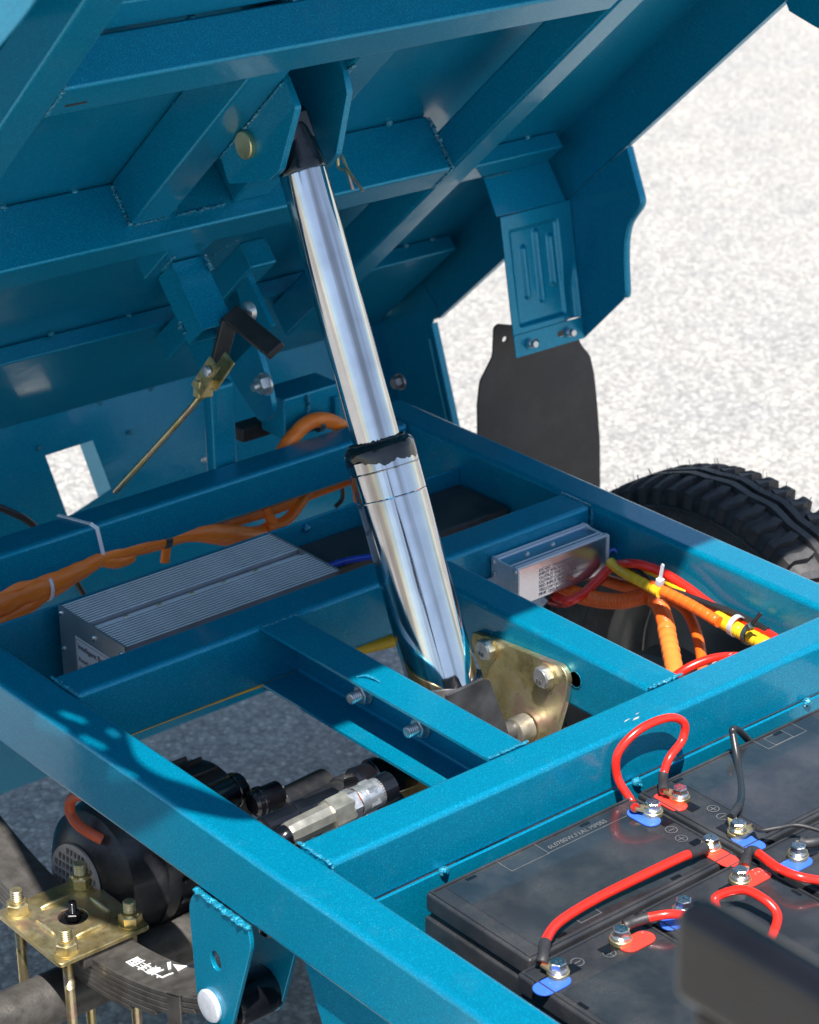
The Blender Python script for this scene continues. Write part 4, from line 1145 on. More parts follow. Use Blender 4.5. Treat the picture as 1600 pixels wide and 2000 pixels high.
# ================================================================== wiring in the right bay
def corr(r, pitch=0.0032, dep=0.10):
    return lambda l, f: r * (1 + dep * (0.5 + 0.5 * math.cos(2 * math.pi * l / pitch)) - dep)
def wrap(r, pitch=0.012):
    def fn(l, f):
        t = (l / pitch) % 1.0
        return r * (1.0 - 0.16 * max(0, 1 - abs(t - 0.5) * -1) if False else r / r) * 1.0
    return lambda l, f: r * (1.0 - 0.10 * (abs(((l / pitch) % 1.0) - 0.5) > 0.44) + 0.02 * math.sin(math.pi * ((l / pitch) % 1.0)))
def hose(name, label, cat, pts, r, mat, rf=None, seg=18, sub=14, group=None):
    o_ = MB().path(pts, r, seg, sub, rf).build(name, mat, None, 60)
    o_['label'] = label; o_['category'] = cat
    if group: o_['group'] = group
    return o_
con = empty('orange_conduit', 'thick orange corrugated conduit bending down with taped end in right bay', 'conduit')
MB().path([(0.7351, 0.4533, -0.0850), (0.7307, 0.4113, -0.0850), (0.7416, 0.3681, -0.0850), (0.7607, 0.3388, -0.0830), (0.7873, 0.3244, -0.0800), (0.7881, 0.3050, -0.0820), (0.7677, 0.2713, -0.0880), (0.7467, 0.2467, -0.0920)], 0.0105, 24, 60, corr(0.0105)).build('corrugated_hose', 'orange_conduit', con, 60)
MB().path([(0.7597, 0.2615, -0.0905), (0.7471, 0.2463, -0.0920), (0.7233, 0.2165, -0.0960), (0.6927, 0.1790, -0.1040), (0.6475, 0.1321, -0.1150)], 0.0106, 20, 10, lambda l, f: 0.0106 * (1 + 0.05 * math.sin(l * 420) + 0.03 * math.sin(l * 910))).build('tape_wrap', 'orange_tape', con, 60)
hose('orange_conduit', 'thin orange corrugated conduit behind the thick one in right bay', 'conduit',
     [(0.8191, 0.3266, -0.0960), (0.8258, 0.3096, -0.0960), (0.8205, 0.2841, -0.1000), (0.7922, 0.2407, -0.1050), (0.7543, 0.1959, -0.1120), (0.7109, 0.1533, -0.1200)], 0.0068, 'orange_conduit', corr(0.0068, 0.0026), 18, 50)
hose('orange_conduit', 'orange corrugated conduit running level behind the yellow sleeve', 'conduit',
     [(0.8208, 0.4792, -0.1050), (0.8167, 0.4373, -0.1050), (0.8231, 0.3978, -0.1040), (0.8349, 0.3557, -0.1000), (0.8406, 0.3171, -0.0980)], 0.0082, 'orange_conduit', corr(0.0082, 0.003), 18, 40)
hose('spiral_wrap', 'orange spiral wrap around cables along the right bay', 'cable sleeve',
     [(0.7600, 0.2913, -0.0439), (0.7600, 0.2570, -0.0440), (0.7600, 0.2232, -0.0449), (0.7600, 0.1940, -0.0478), (0.7600, 0.1775, -0.0495)], 0.0068, 'orange_conduit', wrap(0.0068, 0.011), 20, 24)
hose('spiral_wrap', 'sunlit yellow spiral wrap at the front end of the right bay', 'cable sleeve',
     [(0.7720, 0.1945, -0.0540), (0.7720, 0.1764, -0.0551), (0.7720, 0.1519, -0.0570), (0.7720, 0.1277, -0.0576), (0.7720, 0.0959, -0.0596)], 0.0088, 'yellow_wrap', wrap(0.0088, 0.0135), 22, 24)
hose('spiral_wrap', 'shaded yellow spiral wrap beside the converter in right bay', 'cable sleeve',
     [(0.7750, 0.3753, -0.0483), (0.7680, 0.3502, -0.0481), (0.7600, 0.3174, -0.0446), (0.7580, 0.2910, -0.0445), (0.7560, 0.2700, -0.0449)], 0.0064, 'yellow_wrap', wrap(0.0064, 0.0115), 22, 24)
hose('spiral_wrap', 'thin yellow striped wire beside the white cable tie', 'wire',
     [(0.7800, 0.3379, -0.0433), (0.7800, 0.3074, -0.0391), (0.7800, 0.2812, -0.0431), (0.7800, 0.2512, -0.0456)], 0.0042, 'yellow_wrap', wrap(0.0042, 0.011), 14, 20)
hose('red_wire', 'bright red cable arching over the conduits along the right rail', 'cable',
     [(0.7069, 0.3994, -0.0820), (0.7073, 0.3770, -0.0800), (0.7320, 0.3763, -0.0780), (0.7608, 0.3780, -0.0656), (0.7771, 0.3720, -0.0533), (0.7680, 0.3261, -0.0305), (0.7780, 0.2927, -0.0317), (0.7840, 0.2554, -0.0403), (0.7880, 0.2125, -0.0526), (0.7880, 0.1672, -0.0529), (0.7860, 0.1250, -0.0533), (0.7800, 0.0722, -0.0550)],
     0.0058, 'red_cable', None, 16, 10)
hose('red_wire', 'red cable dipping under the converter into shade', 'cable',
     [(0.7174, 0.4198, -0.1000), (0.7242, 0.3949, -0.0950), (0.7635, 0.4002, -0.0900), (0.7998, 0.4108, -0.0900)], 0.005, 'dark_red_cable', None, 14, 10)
hose('red_wire', 'red cable just behind the front cross member in the right bay', 'cable',
     [(0.6539, 0.1577, -0.0850), (0.6708, 0.1467, -0.0700), (0.6902, 0.1378, -0.0620), (0.7109, 0.1298, -0.0600), (0.7411, 0.1221, -0.0660)], 0.0052, 'red_cable', None, 16, 10)
hose('black_wire', 'black twin wire crossing beneath the white cable tie', 'wire',
     [(0.7750, 0.3462, -0.0392), (0.7700, 0.3189, -0.0415), (0.7620, 0.2847, -0.0428), (0.7720, 0.2519, -0.0446), (0.7800, 0.2093, -0.0461), (0.7860, 0.1738, -0.0467), (0.7860, 0.1253, -0.0494)], 0.0042, 'black_cable', None, 14, 10)
hose('black_wire', 'black sleeved wire curving beside the converter end', 'wire',
     [(0.7906, 0.4150, -0.0900), (0.7931, 0.4119, -0.0650), (0.8085, 0.4073, -0.0520), (0.8151, 0.3984, -0.0600), (0.8238, 0.3976, -0.0800)], 0.0036, 'black_cable', None, 14, 10)
hose('blue_wire', 'pale blue cable tie looped over the wires by the converter', 'cable tie',
     [(0.7844, 0.4024, -0.0750), (0.7843, 0.3975, -0.0550), (0.7984, 0.3944, -0.0450), (0.8035, 0.3848, -0.0550)], 0.0022, 'label_blue', None, 8, 8)
hose('blue_wire', 'blue wire in the dark gap behind the controller', 'wire',
     [(0.4857, 0.6070, -0.0600), (0.5237, 0.5943, -0.0500), (0.5632, 0.5833, -0.0500), (0.5993, 0.5676, -0.0500)], 0.0042, 'blue_cable', None, 12, 8)
# cable ties
def tie(label, c, axis, r, mat, tail=None, w=0.0042):
    t = empty('cable_tie', label, 'cable tie', loc=c)
    R = frame(axis); n_ = 28; vs_ = []; fs_ = []
    for k in range(n_):
        a_ = 2 * math.pi * k / n_
        for rr_, zz_ in ((r, -w / 2), (r + 0.0013, -w / 2), (r + 0.0013, w / 2), (r, w / 2)):
            vs_.append(R @ V(rr_ * math.cos(a_), rr_ * math.sin(a_), zz_))
    for k in range(n_):
        for j in range(4):
            k2 = (k + 1) % n_; j2 = (j + 1) % 4
            fs_.append((k * 4 + j, k2 * 4 + j, k2 * 4 + j2, k * 4 + j2))
    MB().add(vs_, fs_).build('strap', mat, t, 40)
    if tail:
        h_ = V(tail[0]) - V(c)
        MB().obox(h_, frame(V(tail[1]) - V(tail[0])), (0.0042, 0.0036, 0.0042), 0.0008).build('tie_head', mat, t)
        mm = MB(); flatbar(mm, h_, V(tail[1]) - V(c), 0.0042, 0.0012, (1, 0.2, 0)); mm.build('tie_tail', mat, t)
    return t
tie('white cable tie with upright tail round the orange conduits', (0.7968, 0.3199, -0.0800), V((0.7873, 0.3244, -0.0800)) - V((0.7864, 0.2989, -0.0840)), 0.0128, 'zip_white', ((0.7250, 0.2413, -0.0096), (0.7220, 0.2344, 0.0163)))
tie('teal cable tie on the yellow sleeve nearer the converter', (0.7740, 0.1637, -0.0536), V((0.7720, 0.1764, -0.0551)) - V((0.7720, 0.1519, -0.0570)), 0.0118, 'aluminium', None, 0.0065)
tie('dark blue cable tie with rounded tail on the yellow sleeve', (0.7740, 0.1425, -0.0560), V((0.7720, 0.1519, -0.0570)) - V((0.7720, 0.1277, -0.0576)), 0.0118, 'zip_black', ((0.7600, 0.1290, -0.0369), (0.7560, 0.1103, -0.0108)), 0.006)
# clear tie round the rear cross tube
def bartie():
    t = empty('cable_tie', 'pale tie strapped round the rear cross tube above the orange loom', 'cable tie', loc=(0.30, 0.79, 0))
    y0_, y1_ = 0.790, 0.842
    P_ = [(0.282, y1_, 0.0020), (0.298, y0_ + 0.004, 0.0020), (0.3035, y0_ - 0.0012, -0.004), (0.312, y0_ - 0.0012, -0.054), (0.314, y0_ + 0.008, -0.062)]
    mm = MB()
    for a_, b_ in zip(P_[:-1], P_[1:]):
        z_ = (V(b_) - V(a_)).normalized(); x_ = V(1, 0, 0) - z_ * z_.x; x_.normalize()
        mm.obox((V(a_) + V(b_)) / 2 - V(0.30, 0.79, 0), Matrix((x_, z_.cross(x_), z_)).transposed(), (0.0026, 0.0007, (V(b_) - V(a_)).length / 2 + 0.0006), 0.0003, 1)
    mm.build('strap', 'zip_white', t)
bartie()

# orange taped loom along the rear cross tube
loom = empty('wiring_loom', 'orange taped wiring loom tied beneath the rear cross tube', 'wiring loom')
def lo(name, pts, r, rf=None, flat=1.0, mat='orange_sleeve', seg=20, sub=12):
    return MB().path(pts, r * 1.22, seg, sub, (lambda l, f: rf(l, f) * 1.22) if rf else None, flat=flat).build(name, mat, loom, 60)
for k, (dy, dz, rr_) in enumerate(((0, 0, 0.0150), (0.004, -0.012, 0.0125), (0.002, 0.010, 0.012), (-0.004, -0.022, 0.009))):
    lo('loom_branch', [V((0.1249, 0.8000, -0.0706)) + V(0, dy, dz), V((0.1811, 0.7980, -0.0614)) + V(0, dy, dz), V((0.2269, 0.7960, -0.0588)) + V(0, dy * 0.6, dz * 0.55), V((0.2750, 0.7960, -0.0532)) + V(0, dy * 0.3, dz * 0.35), V((0.3140, 0.7980, -0.0473)) + V(0, 0, dz * 0.15), V((0.3580, 0.8020, -0.0503)) + V(0, 0, 0)],
       rr_, lambda l, f, rr_=rr_: rr_ * (1 - 0.45 * f) * (1 + 0.06 * math.sin(l * 150 + rr_ * 900)))
lo('loom_branch', [(0.3095, 0.7970, -0.0490), (0.3312, 0.7970, -0.0600), (0.3507, 0.7980, -0.0622), (0.3567, 0.8000, -0.0605)], 0.0085, lambda l, f: 0.0085 * (1 - 0.3 * f))
lo('loom_branch', [(0.3190, 0.8000, -0.0475), (0.3618, 0.8020, -0.0501), (0.4092, 0.8040, -0.0540), (0.4377, 0.8000, -0.0555), (0.4662, 0.7960, -0.0613), (0.5082, 0.8000, -0.0791), (0.5474, 0.8100, -0.0952), (0.5864, 0.8300, -0.1095)], 0.0095, lambda l, f: 0.0095 * (1 + 0.25 * math.sin(f * 7) ** 2))
lo('loom_branch', [(0.4091, 0.7970, -0.0543), (0.4075, 0.7970, -0.0666), (0.4041, 0.7970, -0.0841)], 0.0055, None, 0.6)
lo('loom_branch', [(0.4975, 0.8300, -0.0753), (0.5464, 0.8300, -0.0768), (0.6046, 0.8300, -0.0779), (0.6557, 0.8300, -0.0743), (0.7339, 0.8300, -0.0721)], 0.0075)
lo('loom_branch', [(0.5796, 0.8200, -0.0966), (0.6132, 0.8200, -0.0956), (0.6350, 0.8200, -0.0798), (0.6527, 0.8200, -0.0627)], 0.0075, None, 0.6)
lo('loom_branch', [(0.5828, 0.8250, -0.0698), (0.5867, 0.8220, -0.0832), (0.5922, 0.8200, -0.0959)], 0.0060)
lo('loom_branch', [(0.6280, 0.8530, -0.0295), (0.6381, 0.8530, -0.0110), (0.6591, 0.8530, 0.0060), (0.6808, 0.8530, 0.0155), (0.7064, 0.8530, 0.0116), (0.7320, 0.8530, -0.0042), (0.7534, 0.8530, -0.0234)], 0.0085)
lo('loom_branch', [(0.7188, 0.8000, -0.0714), (0.7217, 0.8000, -0.0947), (0.7282, 0.8000, -0.1192)], 0.007)
tie('pale cable tie gathering the orange loom at the left', (0.2294, 0.7970, -0.0627), (1, 0, -0.1), 0.0172, 'zip_white', None, 0.004)
tie('dark clip on the orange loom below the rear cross tube', (0.4080, 0.8000, -0.0550), (1, 0, -0.1), 0.0105, 'zip_black', None, 0.009)
tie('dark clamp on the orange loop behind the rear cross tube', (0.6951, 0.8530, 0.0087), (1, 0.1, 0), 0.0095, 'zip_black', None, 0.007)
conn = MB().box((0,0,0), (0.052, 0.03, 0.022), 0.005, 2)
c0_ = V((0.6257, 0.9300, -0.0260)); conn.v = [tuple(V(q) + c0_ + V(0, 0, q[0] * 0.0)) for q in conn.v]
oc = conn.build('connector', 'black_satin', None); oc['label'] = 'black cable connector on the tail panel behind the rear cross tube'; oc['category'] = 'connector'
hose('black_wire', 'black hose curving behind the cross tube at the left', 'hose', [(0.2409, 0.9500, -0.0043), (0.2758, 0.9500, -0.0287), (0.3038, 0.9500, -0.0528), (0.3381, 0.9500, -0.1017)], 0.0048, 'black_cable', None, 12, 8)
hose('black_wire', 'short black wire hanging between loom and controller', 'wire', [(0.3024, 0.8500, -0.0942), (0.3069, 0.8500, -0.1042), (0.3140, 0.8500, -0.1195)], 0.0040, 'black_cable', None, 12, 8)
hose('black_wire', 'thin black wire arching down beside the ram', 'wire', [(0.7188, 0.8500, -0.0729), (0.7297, 0.8500, -0.0911), (0.7292, 0.8500, -0.1099), (0.7175, 0.8500, -0.1179)], 0.0032, 'black_cable', None, 12, 8)

# ================================================================== axle, spring, motor
AXY, AXZ = 0.440, -0.362
axle = empty('rear_axle', 'black tubular rear axle below the frame with differential housing', 'axle', loc=(0.425, AXY, AXZ))
AL = lambda x, y, z: (x - 0.425, y - AXY, z - AXZ)
MB().cyl(AL(-0.20, AXY, AXZ), AL(0.99, AXY, AXZ), 0.030, 32).build('axle_tube', 'spring_steel', axle)
MB().sphere(AL(0.52, AXY, AXZ), 0.092, (0.9, 1, 1), 0, 3).build('differential', 'motor_black', axle, 60)
MB().lathe(AL(0.93, AXY, AXZ), (1, 0, 0), [(0, 0.085), (0.01, 0.098), (0.05, 0.10), (0.055, 0.09)], 48).build('brake_drum', 'rim_steel', axle)
MB().lathe(AL(-0.19, AXY, AXZ), (-1, 0, 0), [(0, 0.085), (0.01, 0.098), (0.05, 0.10), (0.055, 0.09)], 48).build('brake_drum', 'rim_steel', axle)

spr = empty('leaf_spring', 'dark multi leaf spring with white painted characters at the lower left', 'leaf spring', loc=(0.030, AXY, -0.29))
SX0, SX1 = 0.005, 0.059
def leaf(y0, y1, off, th=0.0062):
    # arc: low at the axle, rising to the eyes
    f = lambda y: -0.283 + 0.083 * ((y - AXY) / 0.315) ** 2 - off
    n_ = 28; vs_ = []; fs_ = []
    for i in range(n_ + 1):
        y = y0 + (y1 - y0) * i / n_
        z = f(y)
        for x_, z_ in ((SX0, z - th), (SX0, z - 0.0012), (SX0 + 0.0012, z), (SX1 - 0.0012, z), (SX1, z - 0.0012), (SX1, z - th)):
            vs_.append((x_ - 0.030, y - AXY, z_ + 0.29))
    for i in range(n_):
        for k in range(6):
            fs_.append((i * 6 + k, i * 6 + (k + 1) % 6, (i + 1) * 6 + (k + 1) % 6, (i + 1) * 6 + k))
    fs_.append(tuple(range(6))); fs_.append(tuple(n_ * 6 + k for k in range(5, -1, -1)))
    return MB().add(vs_, fs_).build('leaf', 'spring_steel', spr, 40)
leaf(0.128, 0.74, 0)
leaf(0.150, 0.72, 0.0070)
leaf(0.175, 0.70, 0.0140)
leaf(0.205, 0.67, 0.0210)
leaf(0.25, 0.62, 0.0280)
leaf(0.30, 0.56, 0.0350)
SL = lambda x, y, z: (x - 0.030, y - AXY, z + 0.29)
MB().lathe(SL(SX0 + 0.001, 0.122, -0.207), (1, 0, 0), [(0, 0.012), (0, 0.024), (0.055, 0.024), (0.055, 0.012)], 36).build('spring_eye', 'black_paint', spr)
MB().lathe(SL(SX0 - 0.001, 0.122, -0.207), (1, 0, 0), [(0, 0.010), (0.0015, 0.022), (0.012, 0.0255), (0.048, 0.0255), (0.058, 0.022), (0.060, 0.010)], 36).build('rubber_bush', 'black_gloss', spr)
cb = MB()
cb.box(SL(SX0 - 0.004, 0.196, -0.262), SL(SX0 - 0.001, 0.220, -0.205), 0.001)
cb.box(SL(SX0 - 0.004, 0.196, -0.2085), SL(SX1 + 0.004, 0.220, -0.2055), 0.001)
cb.box(SL(SX1 + 0.001, 0.196, -0.262), SL(SX1 + 0.004, 0.220, -0.205), 0.001)
cb.v = [(x, y, z - 0.0300 + (y + AXY - 0.208) * -0.35) for x, y, z in cb.v]
cb.build('spring_clip', 'spring_steel', spr)
# painted characters
zt = lambda y: -0.283 + 0.083 * ((y - AXY) / 0.315) ** 2
def chars():
    # one painted character at a time so that each lies on the curve of the leaf
    for k, ch in enumerate('\u5e7f\u987a\u4e30\u56fd'):
        y_ = 0.262 + k * 0.0182
        yy = V(0, 1, 2 * 0.083 * (y_ + 0.007 - AXY) / 0.315 ** 2).normalized(); nn = V(1, 0, 0).cross(yy).normalized()
        Mx = basis(SL(0.038, y_, zt(y_) + 0.0004), yy, (-1, 0, 0), nn)
        text_mesh('painted_character', ch, 0.0180, Mx, 'paint_white', spr, 0.0012)
    def pt(x, y): return SL(x, y, zt(y) + 0.0010)
    tri = MB()
    wplate(tri, [pt(0.044, 0.262), pt(0.057, 0.264), pt(0.051, 0.282)], 0.0008)
    wplate(tri, [pt(0.041, 0.276), pt(0.044, 0.275), pt(0.054, 0.290), pt(0.050, 0.292)], 0.0008)
    tri.build('painted_logo', 'paint_white', spr)
chars()
# gold top plate, U bolts and nuts
ubp = empty('spring_clamp', 'gold zinc spring clamp plate with U bolts and nuts on the leaf spring', 'clamp', loc=(0.032, AXY, -0.24))
UL = lambda x, y, z: (x - 0.032, y - AXY, z + 0.24)
zp = -0.268
px0, px1, py0, py1 = -0.036, 0.080, 0.368, 0.502
out = roundpoly([(px0 - 0.032, py0 - AXY), (px1 - 0.032, py0 - AXY), (px1 - 0.032, py1 - AXY), (px0 - 0.032, py1 - AXY)], 0.006)
plate('clamp_plate', [out, circle(-0.007, -0.002, 0.0165, 28)], 0.0055, Matrix.Translation((0, 0, zp + 0.24 - 0.00275)), 'gold_zinc', ubp, 0.0012)
for (x_, y_, l_, ang) in ((0.024, 0.474, 0.036, 0), (0.024, 0.402, 0.036, 0), (-0.010, 0.438, 0.036, 1.57), (0.060, 0.438, 0.036, 1.57)):
    r_ = MB().path([V(UL(x_, y_, zp)) - V(math.cos(ang), math.sin(ang), 0) * l_ / 2, V(UL(x_, y_, zp + 0.0004)), V(UL(x_, y_, zp)) + V(math.cos(ang), math.sin(ang), 0) * l_ / 2], 0.0042, 14, 6, lambda l, f: 0.0042 * math.sin(math.pi * min(0.97, max(0.03, f))) ** 0.35, flat=1.0)
    r_.build('pressed_rib', 'gold_zinc', ubp, 60)
MB().box(UL(px0 + 0.03, py0 + 0.002, -0.290), UL(px1 - 0.02, py1 - 0.002, -0.2738), 0.003).build('spring_pad', 'spring_steel', ubp)
for ux in (-0.016, 0.066):
    for uy in (0.386, 0.486):
        g_ = MB().cyl(UL(ux, uy, -0.46), UL(ux, uy, zp), 0.0056, 20)
        g_.thread(UL(ux, uy, zp + 0.012), (0, 0, 1), 0.0072, 0.0165, 0.0024, 20)
        g_.thread(UL(ux, uy, -0.315), (0, 0, 1), 0.0062, 0.048, 0.0017)
        ub = g_.build('u_bolt', 'gold_zinc', ubp)
        MB().lathe(UL(ux, uy, zp + 0.0002), (0, 0, 1), [(0, 0.0148), (0.0018, 0.0148)], 24).build('washer', 'gold_zinc', ub)
        nn_ = MB().hexa(UL(ux, uy, zp + 0.0020), (0, 0, 1), 0.0132, 0.0105, random.uniform(0, 1)).lathe(UL(ux, uy, zp + 0.0123), (0, 0, 1), [(0, 0.0108), (0.0022, 0.0098)], 24)
        nn_.build('lock_nut', 'gold_zinc', ub)
cbn = MB().thread(UL(0.025, 0.438, zp - 0.003), (0, 0, 1), 0.0048, 0.022, 0.0016).hexa(UL(0.025, 0.438, zp - 0.002), (0, 0, 1), 0.0092, 0.0075, 0.4)
cbn.build('centre_bolt', 'black_paint', ubp)
MB().lathe(UL(0.025, 0.438, zp - 0.0060), (0, 0, 1), [(0, 0.0160), (0.001, 0.0160)], 28).build('bolt_well', 'black_paint', ubp)

mot = empty('drive_motor', 'black electric drive motor with slotted grille end under the left rail', 'motor', loc=(0.06, 0.555, -0.24))
MO = V((0.0750, 0.5052, -0.2731))
MD = V(0.96, 0.10, -0.08).normalized()
mloc = V(0.06, 0.555, -0.24)
def ML_(mb_): mb_.v = [tuple(V(q) - mloc) for q in mb_.v]; return mb_
ML_(MB().lathe(MO, MD, [(-0.002, 0.042), (0.0, 0.046), (0.006, 0.058), (0.020, 0.074), (0.045, 0.081), (0.062, 0.082), (0.062, 0.086), (0.08, 0.086), (0.08, 0.080), (0.20, 0.080), (0.20, 0.05)], 72)).build('motor_housing', 'motor_black', mot, 30)
for k in range(18):
    a = 2 * math.pi * k / 18
    R = frame(MD)
    d_ = R @ V(math.cos(a), math.sin(a), 0)
    mm = MB(); flatbar(mm, MO + MD * 0.085 + d_ * 0.081, MO + MD * 0.195 + d_ * 0.081, 0.004, 0.010, d_)
    ML_(mm).build('motor_fin', 'motor_black', mot)
# grille: disc with rectangular slots
def grille():
    R = frame(MD, (0, 0, 1)); ux = R.col[0]; uy = R.col[1]
    M_ = basis(MO - MD * 0.0040 - mloc, ux, uy, MD)
    lps = [circle(0, 0, 0.0425, 48)]
    for i in range(-6, 7):
        for j in range(-4, 5):
            cx_, cy_ = i * 0.0068, j * 0.0105
            if math.hypot(abs(cx_) + 0.003, abs(cy_) + 0.0045) < 0.040:
                lps.append([(cx_ - 0.0024, cy_ - 0.0037), (cx_ + 0.0024, cy_ - 0.0037), (cx_ + 0.0024, cy_ + 0.0037), (cx_ - 0.0024, cy_ + 0.0037)])
    plate('motor_grille', lps, 0.003, M_, 'grille_grey', mot)
grille()
hose('orange_conduit', 'faded red orange cable looping down behind the left rail', 'cable',
     [(0.0750, 0.4574, -0.1466), (0.0750, 0.4864, -0.1552), (0.0750, 0.5084, -0.1711), (0.0750, 0.5127, -0.1884), (0.0750, 0.5001, -0.1979), (0.0800, 0.4855, -0.2044), (0.0900, 0.4727, -0.2124)], 0.0062, 'loom_faded', None, 16, 10)

# hydraulic fitting
fit = empty('hose_fitting', 'silver hex hydraulic hose fitting with copper washers beside the front cross member', 'fitting')
F0_ = V(0.074, 0.100, -0.0250); F1_ = V(0.225, 0.100, -0.0185)
FD = (F1_ - F0_).normalized() * 0.86
MB().lathe(F0_, FD, [(0, 0.0100), (0.001, 0.0118), (0.006, 0.0130), (0.052, 0.0134), (0.054, 0.0122)], 10).build('ferrule', 'fitting_steel', fit, 20)
MB().lathe(F0_ + FD * 0.053, FD, [(0, 0.0095), (0.008, 0.0095)], 28).build('neck', 'gold_zinc', fit)
MB().hexa(F0_ + FD * 0.060, FD, 0.0172, 0.026, 0.3).build('swivel_nut', 'fitting_steel', fit)
MB().hexa(F0_ + FD * 0.0865, FD, 0.0165, 0.011, 0.8).build('adapter_nut', 'bolt_zinc', fit)
MB().lathe(F0_ + FD * 0.0975, FD, [(0, 0.0145), (0.0025, 0.0145)], 32).build('copper_washer', 'copper', fit)
MB().lathe(F0_ + FD * 0.1002, FD, [(0, 0.0145), (0.001, 0.0152), (0.016, 0.0154), (0.017, 0.0148), (0.030, 0.0148)], 36).build('banjo_body', 'bolt_zinc', fit)
MB().hexa(F0_ + FD * 0.111, FD, 0.0168, 0.012, 0.1).build('body_hex', 'bolt_zinc', fit)
MB().lathe(F0_ + FD * 0.1305, FD, [(0, 0.0148), (0.0022, 0.0148)], 32).build('copper_washer', 'copper', fit)
MB().lathe(F0_ + FD * 0.133, FD, [(0, 0.0150), (0.004, 0.0155), (0.016, 0.0155)], 32).build('pump_port', 'black_gloss', fit)
hose('pressure_hose', 'black hydraulic hose leaving the silver fitting towards the left rail', 'hose',
     [(0.080, 0.100, -0.025), (0.068, 0.101, -0.032), (0.062, 0.106, -0.075), (0.064, 0.12, -0.14)], 0.0115, 'black_gloss', None, 18, 8)
# pump unit beneath: black cylinders and pipes
pump = empty('hydraulic_pump', 'black pump unit with stubby pipes under the front left bay', 'pump', loc=(0.25, 0.26, -0.25))
def PL(mb_): mb_.v = [(x - 0.25, y - 0.26, z + 0.25) for x, y, z in mb_.v]; return mb_
def pcyl(name, a, b, r, mat, collar=None):
    m_ = MB().cyl(a, b, r, 24, 0.003)
    if collar: m_.cyl(V(a).lerp(V(b), collar - 0.08), V(a).lerp(V(b), collar + 0.08), r * 1.14, 24, 0.001)
    PL(m_).build(name, mat, pump)
pcyl('pump_pipe', (0.1696, 0.3750, -0.1500), (0.2170, 0.3774, -0.1500), 0.0175, 'black_gloss', 0.75)
pcyl('pump_pipe', (0.2015, 0.3390, -0.1500), (0.2410, 0.3394, -0.1500), 0.0150, 'black_gloss', 0.3)
pcyl('pump_reservoir', (0.2360, 0.3336, -0.1650), (0.3065, 0.3397, -0.1650), 0.0200, 'motor_black')
pcyl('pump_motor', (0.2277, 0.2828, -0.1500), (0.3038, 0.2897, -0.1500), 0.0200, 'motor_black', 0.85)
pcyl('pump_pipe', (0.1411, 0.2359, -0.1100), (0.2405, 0.2347, -0.1100), 0.0140, 'black_gloss', 0.5)
pcyl('pump_pipe', (0.1810, 0.3709, -0.1650), (0.1639, 0.3090, -0.1650), 0.0140, 'black_gloss')
pcyl('pump_pipe', (0.2764, 0.2540, -0.1200), (0.3504, 0.2480, -0.1200), 0.0220, 'black_gloss', 0.4)
PL(MB().box((0.15, 0.135, -0.25), (0.42, 0.235, -0.175), 0.012)).build('pump_block', 'motor_black', pump)
for k in range(9):
    PL(MB().box((0.115 + k * 0.014, 0.150, -0.176), (0.120 + k * 0.014, 0.262, -0.158), 0.001, 1)).build('block_fin', 'motor_black', pump)
def chain_hose():
    mb_ = MB().path([(0.3081, 0.2856, -0.1400), (0.3348, 0.2918, -0.1400), (0.3627, 0.2946, -0.1400), (0.3938, 0.3009, -0.1400)], 0.009, 14, 16, lambda l, f: 0.009 * (1 + 0.12 * math.sin(l * 1400)))
    o_ = mb_.build('braided_hose', 'steel_dark', None, 60)
    o_['label'] = 'dirty braided hose behind the silver fitting'; o_['category'] = 'hose'
chain_hose()

# yellow tube seen under the second cross member
hose('yellow_pipe', 'yellow pipe running crosswise below the second cross member', 'pipe',
     [(0.055, 0.474, -0.0860), (0.3, 0.472, -0.0870), (0.45, 0.468, -0.0930), (0.60, 0.462, -0.110)], 0.0095, 'yellow_paint', None, 20, 8)

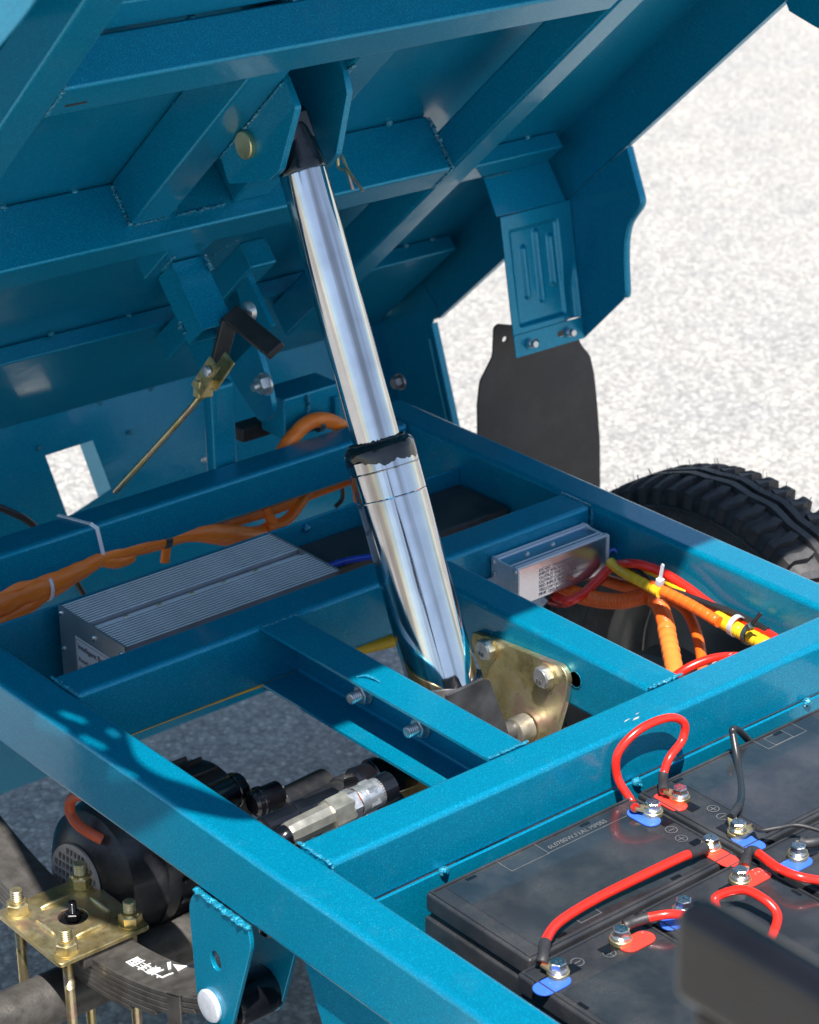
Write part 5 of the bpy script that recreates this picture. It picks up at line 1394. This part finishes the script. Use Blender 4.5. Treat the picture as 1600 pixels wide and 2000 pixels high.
# ================================================================== wheels
def wheel(cx, side, label):
    """side -1: inner face looks to -x"""
    t = empty('wheel', label, 'wheel', 'wheels of the vehicle', (cx, AXY, AXZ))
    R_o, wd = 0.316, 0.118; dR = 0.033
    hw = wd / 2
    prof = [(-hw + 0.012, (0.155 + dR)), (-hw + 0.004, (0.168 + dR)), (-hw - 0.004, (0.195 + dR)), (-hw - 0.007, (0.222 + dR)), (-hw - 0.003, (0.246 + dR)), (-hw + 0.004, (0.262 + dR)), (-hw + 0.012, (0.2715 + dR)),
            (-hw + 0.03, (0.2745 + dR)), (0, (0.2765 + dR)), (hw - 0.03, (0.2745 + dR)), (hw - 0.012, (0.2715 + dR)), (hw - 0.004, (0.262 + dR)), (hw + 0.003, (0.246 + dR)), (hw + 0.007, (0.222 + dR)), (hw + 0.004, (0.195 + dR)), (hw - 0.004, (0.168 + dR)), (hw - 0.012, (0.155 + dR))]
    tyre = MB().lathe((0, 0, 0), (1, 0, 0), prof, 128, caps=False).build('tyre', 'tyre_rubber', t, 50)
    # tread: chevron shoulder lugs and zigzag centre ribs
    def lug_mesh(s):
        out_ = [(0.018, -0.0085), (0.034, -0.0125), (0.052, -0.0060), (0.0595, -0.0065), (0.0595, 0.0060), (0.052, 0.0062), (0.036, 0.0000), (0.022, 0.0040)]
        n_ = len(out_); vs_ = []
        for rr_, sh in (((0.2690 + dR), 1.0), ((0.2838 + dR), 0.93)):
            for x_, a_ in out_:
                xx = x_ * s; drop = max(0, (x_ - 0.044)) * 0.55
                x2 = xx + (s * 0.003 if x_ > 0.055 and rr_ < 0.31 else 0)
                vs_.append((x2, (a_ * sh), rr_ - drop - (0.012 if rr_ < 0.31 and x_ > 0.05 else 0)))
        fs_ = [tuple(range(n_ - 1, -1, -1)), tuple(n_ + k for k in range(n_))] + [(k, (k + 1) % n_, n_ + (k + 1) % n_, n_ + k) for k in range(n_)]
        return vs_, fs_
    N_ = 64
    me0 = {}
    for s in (-1, 1):
        vs_, fs_ = lug_mesh(s)
        for k in range(N_):
            a_ = 2 * math.pi * (k + (0.5 if s > 0 else 0)) / N_
            if s not in me0:
                bm_ = MB().add(vs_, fs_); me0[s] = bm_.build('tread_block', 'tyre_rubber', tyre, 30); o_ = me0[s]; me0[s] = o_.data
            else:
                o_ = link('tread_block', me0[s], None, tyre)
            o_.rotation_euler = (a_, 0, 0)
    cm = MB()
    for x0_ in (-0.010, 0.010):
        pts_ = []; n_ = 216
        vs_ = []; fs_ = []
        for k in range(n_):
            a_ = 2 * math.pi * k / n_; zx = x0_ + 0.0032 * (abs((k % 8) - 4) / 2 - 1)
            for dx_, rr_ in ((-0.006, (0.270 + dR)), (-0.0055, (0.2843 + dR)), (0.0055, (0.2843 + dR)), (0.006, (0.270 + dR))):
                vs_.append((zx + dx_, -rr_ * math.sin(a_), rr_ * math.cos(a_)))
        for k in range(n_):
            for j in range(3):
                k2 = (k + 1) % n_; fs_.append((k * 4 + j, k2 * 4 + j, k2 * 4 + j + 1, k * 4 + j + 1))
        cm.add(vs_, fs_)
    cm.build('tread_rib', 'tyre_rubber', tyre, 40)
    # moulding whiskers
    wh = MB(); rnd = random.Random(5)
    for k in range(110):
        a_ = rnd.uniform(-1.2, 1.2) if k % 3 else rnd.uniform(0, 6.28); x_ = rnd.choice([-0.040, -0.024, 0.0, 0.024, 0.042]) + rnd.uniform(-.002, .002)
        b_ = V(x_, -(0.280 + dR) * math.sin(a_), (0.280 + dR) * math.cos(a_)); d_ = V(rnd.uniform(-.3, .3), -math.sin(a_), math.cos(a_))
        e_ = b_ + d_ * rnd.uniform(0.008, 0.014)
        wh.path([b_, b_.lerp(e_, 0.5) + V(rnd.uniform(-1, 1), 0, 0) * 0.0006, e_], 0.00045, 4, 2)
    w_ = wh.build('rubber_whiskers', 'tyre_rubber', tyre, 60); w_['kind'] = 'stuff'
    # raised sidewall rings and lettering blocks
    for rr_ in ((0.252 + dR), (0.190 + dR)):
        MB().lathe((-hw - 0.0045 if rr_ > 0.24 else -hw - 0.003, 0, 0), (-1, 0, 0), [(0, rr_ - 0.002), (0.0016, rr_ - 0.001), (0.0016, rr_ + 0.001), (0, rr_ + 0.002)], 96, caps=False).build('sidewall_ring', 'tyre_rubber', tyre, 50)
    for k in range(4):
        a_ = -1.02 + k * 0.085
        for body, m0 in ((('4', '5', '0', '0')[k], 0),):
            up_ = V(0, -math.sin(a_), math.cos(a_)); rt = V(0, -math.cos(a_), -math.sin(a_))
            Mx = basis(V(-hw - 0.0082, 0, 0) + up_ * (0.208 + dR) - rt * 0.008, rt, up_, (-1, 0, 0))
            text_mesh('sidewall_letter', body, 0.030, Mx, 'tyre_rubber', tyre, 0.0022)
    MB().lathe((-0.045, 0, 0), (1, 0, 0), [(0, (0.160 + dR)), (0.006, (0.152 + dR)), (0.02, (0.140 + dR)), (0.045, (0.136 + dR)), (0.07, (0.140 + dR)), (0.084, (0.152 + dR)), (0.090, (0.160 + dR))], 64, caps=False).build('rim', 'rim_steel', t, 40)
    MB().lathe((0.010, 0, 0), (1, 0, 0), [(0, (0.137 + dR)), (0.006, 0.06), (0.010, 0.03), (0.011, 0.001)], 64).build('wheel_disc', 'rim_steel', t, 40)
    return t
wheel(1.065, -1, 'black knobbly rear wheel on the right beyond the frame rail')
wheel(-0.270, 1, 'black rear wheel on the left, only its edge in the picture corner')
